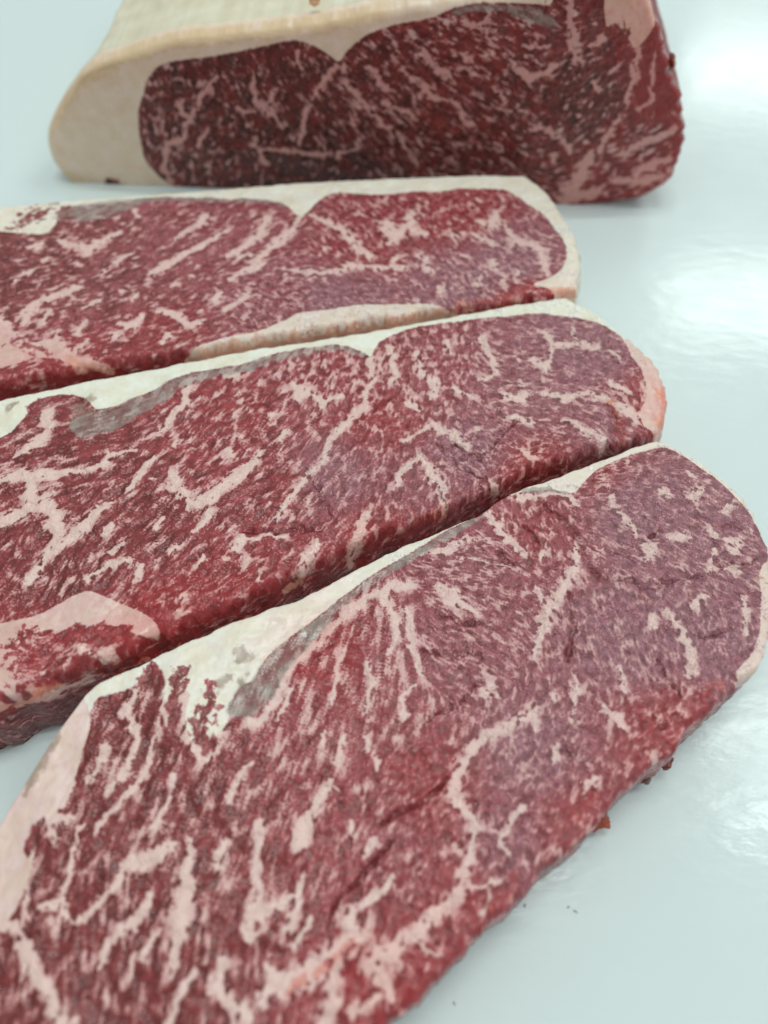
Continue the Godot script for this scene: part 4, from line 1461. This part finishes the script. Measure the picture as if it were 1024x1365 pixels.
		[73, 19.6, 0.7, 66, 27.9, 0.7, 61.1, 34.3, 0.6],
		[76.5, 27.6, 0.9, 75.7, 32.8, 1.1, 70.4, 40, 0.9],
		[84.8, 39.7, 0.6, 79.3, 42.8, 0.9, 79, 47, 0.8],
		[37.6, 28.7, 1.1, 41.9, 29.4, 0.9, 46.4, 27.6, 0.9],
		[107.5, 2.9, 0.8, 117.7, 4.4, 1.1, 123.9, 5.6, 0.8],
		[135.9, 90.3, 0.7, 135.7, 85.7, 0.7],
		[117.2, 85.3, 0.7, 112.5, 86.1, 0.6],
	],
	"crease": [
		[164.4, 44.4, 0.6, 171.8, 46.1, 0.5, 178.4, 47.4, 0.5, 183.4, 50, 0.4],
		[153, 31, 1.1, 155.3, 35.8, 1.1, 160.5, 40.1, 0.8, 164.4, 44.4, 0.7],
		[176.1, 30.2, 0.5, 181.1, 31.1, 0.4],
		[190.4, 46.9, 0.4, 194.5, 52, 0.5, 201.2, 52.7, 0.5],
		[200.3, 38, 0.4, 204.5, 41.1, 0.4],
		[153.2, 65.3, 0.5, 152, 71.4, 0.5, 152, 76.2, 0.5],
		[141.8, 77.8, 0.5, 142.2, 82, 0.5],
		[153.2, 5.1, 1.2, 155.8, 12.6, 1.4, 156.2, 18.9, 1, 154.1, 24.9, 1],
		[130.2, 14.1, 0.8, 131.9, 19.5, 0.8],
		[80.9, 66.9, 0.6, 73.5, 68.8, 0.6, 64.6, 68.5, 0.6, 59.7, 69, 0.4],
		[61.1, 73.7, 0.6, 49.6, 78.2, 0.7, 42.6, 79.8, 0.5, 39.6, 82.2, 0.4],
		[92.8, 31.2, 0.5, 98.2, 35.2, 0.5, 103.8, 37.5, 0.5, 106.8, 41.4, 0.5],
		[143.3, 8.5, 0.8, 142, 17.3, 0.8],
		[123.9, 12.7, 0.5, 129.2, 17.5, 0.7],
		[163.7, 29.8, 0.6, 168.4, 35.2, 0.6],
		[142.6, 35.4, 0.7, 136.6, 46.3, 0.9, 129.2, 53.2, 0.9],
		[101.8, 23.2, 0.5, 108.4, 29.9, 0.5, 114.7, 32.6, 0.5],
		[82.5, 49.5, 0.5, 94, 50.5, 0.4, 103.7, 46.7, 0.4],
		[166.2, 58.6, 0.4, 170.2, 66, 0.4, 176, 67.6, 0.3],
		[112.7, 74, 0.3, 119.2, 80.7, 0.3],
	],
	"zones": [
		[3, 18.6, 2.20, 7, .48, 0, -.5],
		[-17.9, 58.5, 1.94, 5, .44, 0, -.7],
		[15, 46.4, 2.37, 7, .50, 0, -.45],
		[57, 34.2, 2.28, 8, .58, .1, .1],
		[79.1, 27.9, 2.15, 9, .62, .25, .1],
		[66.3, 18.8, 2.36, 8, .5, 0, .7],
		[120.3, 9.4, 0.69, 2, .46, .5, .1],
		[99.9, 35.8, 1.07, 2, .47, .45, 0],
		[143.3, 8.5, 1.68, 3, .42, .3, .3],
		[179.6, 20.4, 0.71, 2, .34, 1.1, 0],
		[194.2, 40.6, 1.05, 2.5, .38, .8, 0],
		[148.2, 54.9, 1.83, 2.5, .46, .95, 0],
		[168.2, 65, 1.80, 1.6, .36, 1, 0],
		[104.4, 69.8, 2.42, 2, .44, .8, 0],
		[74.7, 68.1, 2.69, 2, .34, .1, .45],
		[59.9, 75.2, 2.62, 2.5, .4, .3, .1],
		[42.9, 70.5, 2.41, 4, .42, .1, 0],
		[4, 78.4, 2.14, 5, .44, 0, -.5],
		[67.7, 92.7, 2.40, 2.5, .38, .2, .5],
		[104.4, 91.6, 2.70, 2.5, .42, .3, .5],
		[43.9, 98.6, 2.37, 4, .42, 0, .6],
		[143.8, 85.2, 2.78, 2, .4, .2, .7],
		[174.6, -2.5, 0.13, 2, .5, .3, .3],
		[85, 85.8, 2.32, 2, .42, .6, 0],
		[22.6, 69.9, 2.27, 5, .45, 0, -.3],
	],
}
	d.merge({"fat_rgb": Color(0.925, 0.915, 0.855), "salt": 13, "warm_pull": 0.7, "lean_pull": 0.92, "scraps": [[118.61, 92.99, 6.00, 3.40, 2.40, 2.20, 0.30, 0.62, 0.26, 0.16], [120.20, 94.52, 5.00, 1.30, 1.50, 1.60, 0.30, 0.66, 0.32, 0.20], [146.11, 88.82, 7.00, 2.20, 1.60, 1.60, 0.50, 0.42, 0.14, 0.13], [139.14, 89.43, 5.00, 2.40, 1.60, 1.60, 0.50, 0.45, 0.32, 0.30], [168.66, 75.97, 8.00, 2.00, 1.50, 1.60, 0.90, 0.42, 0.18, 0.17], [183.13, 74.17, 8.00, 2.00, 2.00, 2.00, 0.90, 0.40, 0.16, 0.16]], "pink": [0.2, 0.3, 0.7, 0.75], "bump": 5.5, "rough": 1.0, "rim": {"back": 0.9, "front": 3.5, "left": 1.5, "right": 3.0}, "flare": [0.6, 1.0, 0.8, 1.0], "rings": 14, "lump": 0.5, "warm_g": 0.47, "warm_b": 0.42})
	return d


func roast_face() -> Dictionary:
	var d := {
	"back": [26.8, -54.6, 35.3, -59.5, 50.3, -64.5, 71.9, -71.2, 103.5, -75.9, 135.7, -80.5, 163.9, -86.5, 191, -91.2, 220.3, -95.1, 249, -98.1, 267.5, -96.1],
	"right": [267.5, -96.1, 273.7, -86.2, 277.9, -79.2, 282.3, -72.9, 286.1, -65.7, 291.5, -58.9, 296.3, -50.2, 300.7, -41.8, 302.6, -32.8, 303.6, -25.8, 303, -18, 300.4, -12.7],
	"front": [5, 2.3, 26.5, 9.1, 65.6, 11.6, 120.7, 12.3, 198.5, 10, 243.9, 6.7, 258.3, 3.3, 272.1, -1.7, 289.3, -5.9, 300.1, -13.5],
	"left": [26.8, -54.6, 12.2, -40.3, -0.9, -23.1, -2.8, -8.3, 5, 2.3],
	"fat": [
		[15.4, -111.2, 103.9, -113.5, 189.2, -115.8, 226.6, -116.8, 233.1, -89.6, 227.1, -89.9, 215.1, -90.1, 203.2, -89.7, 191.3, -87.1, 182.4, -82.6, 170.1, -80.8, 157.5, -76.8, 148.4, -69.3, 145.2, -64.2, 141.2, -66.9, 135, -71, 127.1, -73.1, 119, -71.6, 108.9, -68.8, 88.5, -64.6, 71.3, -62.1, 63.7, -59.6, 57.7, -53.8, 54.5, -46.9, 49.7, -39.7, 47, -27.5, 46, -14.2, 51.3, -4.2, 63, 5.5, 43, 38.5, -52.7, 44],
		[247.8, -107.7, 274.6, -108.5, 275.3, -87.6, 274.3, -83.1, 272, -77.6, 269.1, -73.6, 265.2, -78.8, 257.8, -85.1, 255, -80.8],
	],
	"gristle": [
		[191.3, -86.6, 203.2, -89.2, 215.2, -89.3, 227.4, -88.3, 233.3, -85.7, 236.4, -80.7, 230.2, -81.1, 222, -84.5, 212.6, -86.7, 203.4, -87.2, 193, -84.9],
	],
	"warm": [
		[-0.9, -23.1, 2.5, 12.9, -40.3, 3, 27.4, -53.3, 3.2, 49.9, -63.2, 2.6, 71.6, -69.9, 2.4, 103.3, -74.4, 2.4, 135.6, -78.7, 2.3, 163.9, -84.5, 2.6],
		[-1.3, -7.1, 4, 8.7, 3, 5.2, 22.2, 10.2, 4.6],
	],
	"glint": [
	],
	"mixed": [
		[248.8, -81.1, 3.7, 248.3, -90.9, 3],
		[230.2, -86.2, 3.4, 230.3, -86.2, 3.4],
		[262.1, -81.6, 2.3, 262.2, -81.6, 2.3],
	],
	"brown": [
	],
	"lean": [
		[24.1, -0.7, 2.5, 27.9, 2.1, 2.4, 38.3, 2.4, 1.3],
	],
	"seam": [
		[236.7, -97.2, 1.7, 239, -90, 2, 242, -80, 2.4, 244.3, -73.3, 2, 248.8, -68.6, 1.4],
		[255.2, -79.6, 1.6, 252.3, -75.4, 2, 250.4, -74.1, 1.3],
		[247.5, -86.7, 1.1, 249.7, -82.6, 1.1],
		[271.1, -74.3, 1.9, 271.4, -62, 1.9, 272, -50.2, 1.7],
		[277.2, -73.3, 1.2, 279, -64.2, 1.2, 282.5, -53.7, 1.4, 276.6, -49, 1.5],
		[218.2, -68.1, 1.5, 223.1, -63.3, 1.8, 227.7, -60.3, 2.3, 238.1, -66.7, 1.7],
		[231.4, -37.3, 1.9, 235.3, -38.6, 2.2, 241.3, -37.8, 2, 248, -33, 2, 252.3, -27.2, 1.3],
		[243.5, -26, 1.4, 245.4, -21.5, 1.7],
		[261, -26.1, 4.4, 259.5, -16.7, 7, 254.7, -7.1, 6.6, 254.6, 3.5, 5.3],
		[260.4, -4.5, 5.2, 269.1, -6.6, 4.3],
		[274.9, -27.5, 2.4, 286.5, -35.4, 2.8, 296.3, -40.9, 2.3],
		[285.5, -19.5, 3, 298.2, -26.3, 3.3],
		[270.3, -45.4, 1.8, 265, -29.7, 2.3],
		[276.2, -14.3, 2, 290.4, -15, 3.3, 296.8, -17.3, 3.4],
		[109.4, -41.5, 1.3, 114.8, -51.3, 1.6],
		[112, -42.3, 2.3, 115.9, -34.5, 2.3],
		[130.5, -44.8, 2, 126.7, -36.5, 2.4, 124.3, -26.4, 1.4],
		[143.2, -62.2, 1.8, 136.5, -55.5, 1.6, 133, -49.3, 1.3],
		[146.2, -64.2, 1.7, 148.2, -56, 2.1, 155.6, -46.1, 1.8, 164.8, -36.3, 1.5, 173, -29.3, 1.1, 182, -16.2, 1.1],
		[158.9, -63.4, 1.7, 163.8, -53.9, 1.7],
		[164.8, -47.9, 1.4, 177.5, -42.2, 1.8],
		[172.6, -63.3, 1, 179, -56.2, 1.7, 186.9, -52.2, 1.3, 197.3, -46.8, 1.7, 204.1, -39.8, 2],
		[181.3, -71.7, 1.2, 186.1, -65.1, 1.6, 195.7, -58.8, 1.3],
		[198.4, -82.6, 1.1, 207.1, -79.1, 1.4, 210.3, -73.3, 1.2],
		[206.3, -85.9, 1.2, 207.1, -79.1, 1.5],
		[212.7, -55.8, 1.3, 218.6, -50.7, 1.3],
		[103.9, -22.4, 1.2, 126.1, -21.8, 1.6, 142, -21.4, 1.5, 152.3, -26.1, 1.1],
		[132.5, -29.4, 1.1, 135.7, -23.8, 1.2],
		[102.4, -24.2, 1.6, 106.2, -15, 1.6],
		[69.6, -43.3, 1.5, 71.7, -35.6, 2, 77.8, -40.9, 1.6, 81.6, -49, 1.2, 90.2, -56.4, 0.9],
		[71.1, -31.1, 1.3, 67.5, -26.5, 1.6, 58.8, -22.3, 2, 56, -18.2, 1.8, 54.7, -8.5, 2, 56.6, -0.6, 1.7],
		[106, -58.3, 1, 105.6, -46.5, 1.9, 112.4, -43, 2.6],
		[96.8, -43, 1.5, 104.8, -40.6, 1.5],
		[80.9, -31.6, 1.3, 74.1, -23, 1.3],
		[101.8, -25, 2, 107.4, -15.1, 2.1],
		[79, -14.5, 1.5, 77.9, -8.8, 1.5],
		[93.7, -57.1, 1.3, 93.9, -57.1, 1.3],
		[126.6, -67.9, 1.3, 127.7, -61.7, 1],
		[150, -42.4, 1, 149.8, -36, 1.4],
		[198.9, -70.5, 0.9, 201.8, -66.9, 1.2],
		[223.6, -74.4, 1.2, 232.3, -74.1, 1.5],
		[224.2, -48.9, 1, 224.4, -48.9, 1],
		[209.4, -61.5, 1, 209.6, -61.5, 1],
		[195.2, -33.6, 1.1, 195.4, -33.6, 1.1],
		[216.4, -30.8, 1, 221.1, -27.3, 1.1],
		[258.7, -57.6, 1.5, 254.7, -60.7, 1.2],
		[260.7, -65.1, 1, 264, -68.3, 1],
		[181.3, -33, 1.1, 181.5, -33, 1.1],
		[196.1, -22.3, 1.2, 196.3, -22.3, 1.2],
	],
	"crease": [
	],
	"zones": [
		[70.4, -28.1, 1.79, 3, .40, -.2, -.2],
		[100, -54.1, 1.53, 3, .36, -.2, -.2],
		[160.5, -53.1, 0.69, 4.5, .43, -.12, -.2],
		[211.3, -45, 0.65, 4, .42, -.12, -.1],
		[130.4, -11.3, 1.65, 3, .32, -.3, -.4],
		[253.1, -53.5, -0.70, 3, .36, -.05, -.5],
		[287.2, -37.6, -0.66, 4, .52, -.1, .2],
		[295.5, -48.5, 1.01, 4, .16, 0, 1.4],
		[295.6, -21.2, -0.44, 4, .52, 0, .8],
		[287, -62.9, 1.01, 4, .1, 0, 1.4],
		[301, -34.6, 1.02, 4, .2, 0, 1.2],
		[198.1, -79.4, 0.24, 4, .46, 0, 0],
	],
}
	d.merge({"fat_rgb": Color(0.925, 0.86, 0.77), "seam_rgb": Color(0.86, 0.73, 0.68), "salt": 19, "muted": 0.0, "lean_tint": Color(0.84, 0.84, 0.74), "seam_grow": 0.7, "warm_pull": 1.0, "lean_pull": 0.9, "pink": [0.2, 0.9], "bump": 4.0, "rough": 0.8, "rim": {"back": 5.0, "front": 3.0, "left": 6.0, "right": 2.5}, "flare": [2.0, -1.0, 0.0, -24.0], "rings": 26, "ring_pow": 1.7, "ragged": 2.2, "lump": 0.9, "warm_g": 0.74, "warm_b": 0.58})
	return d
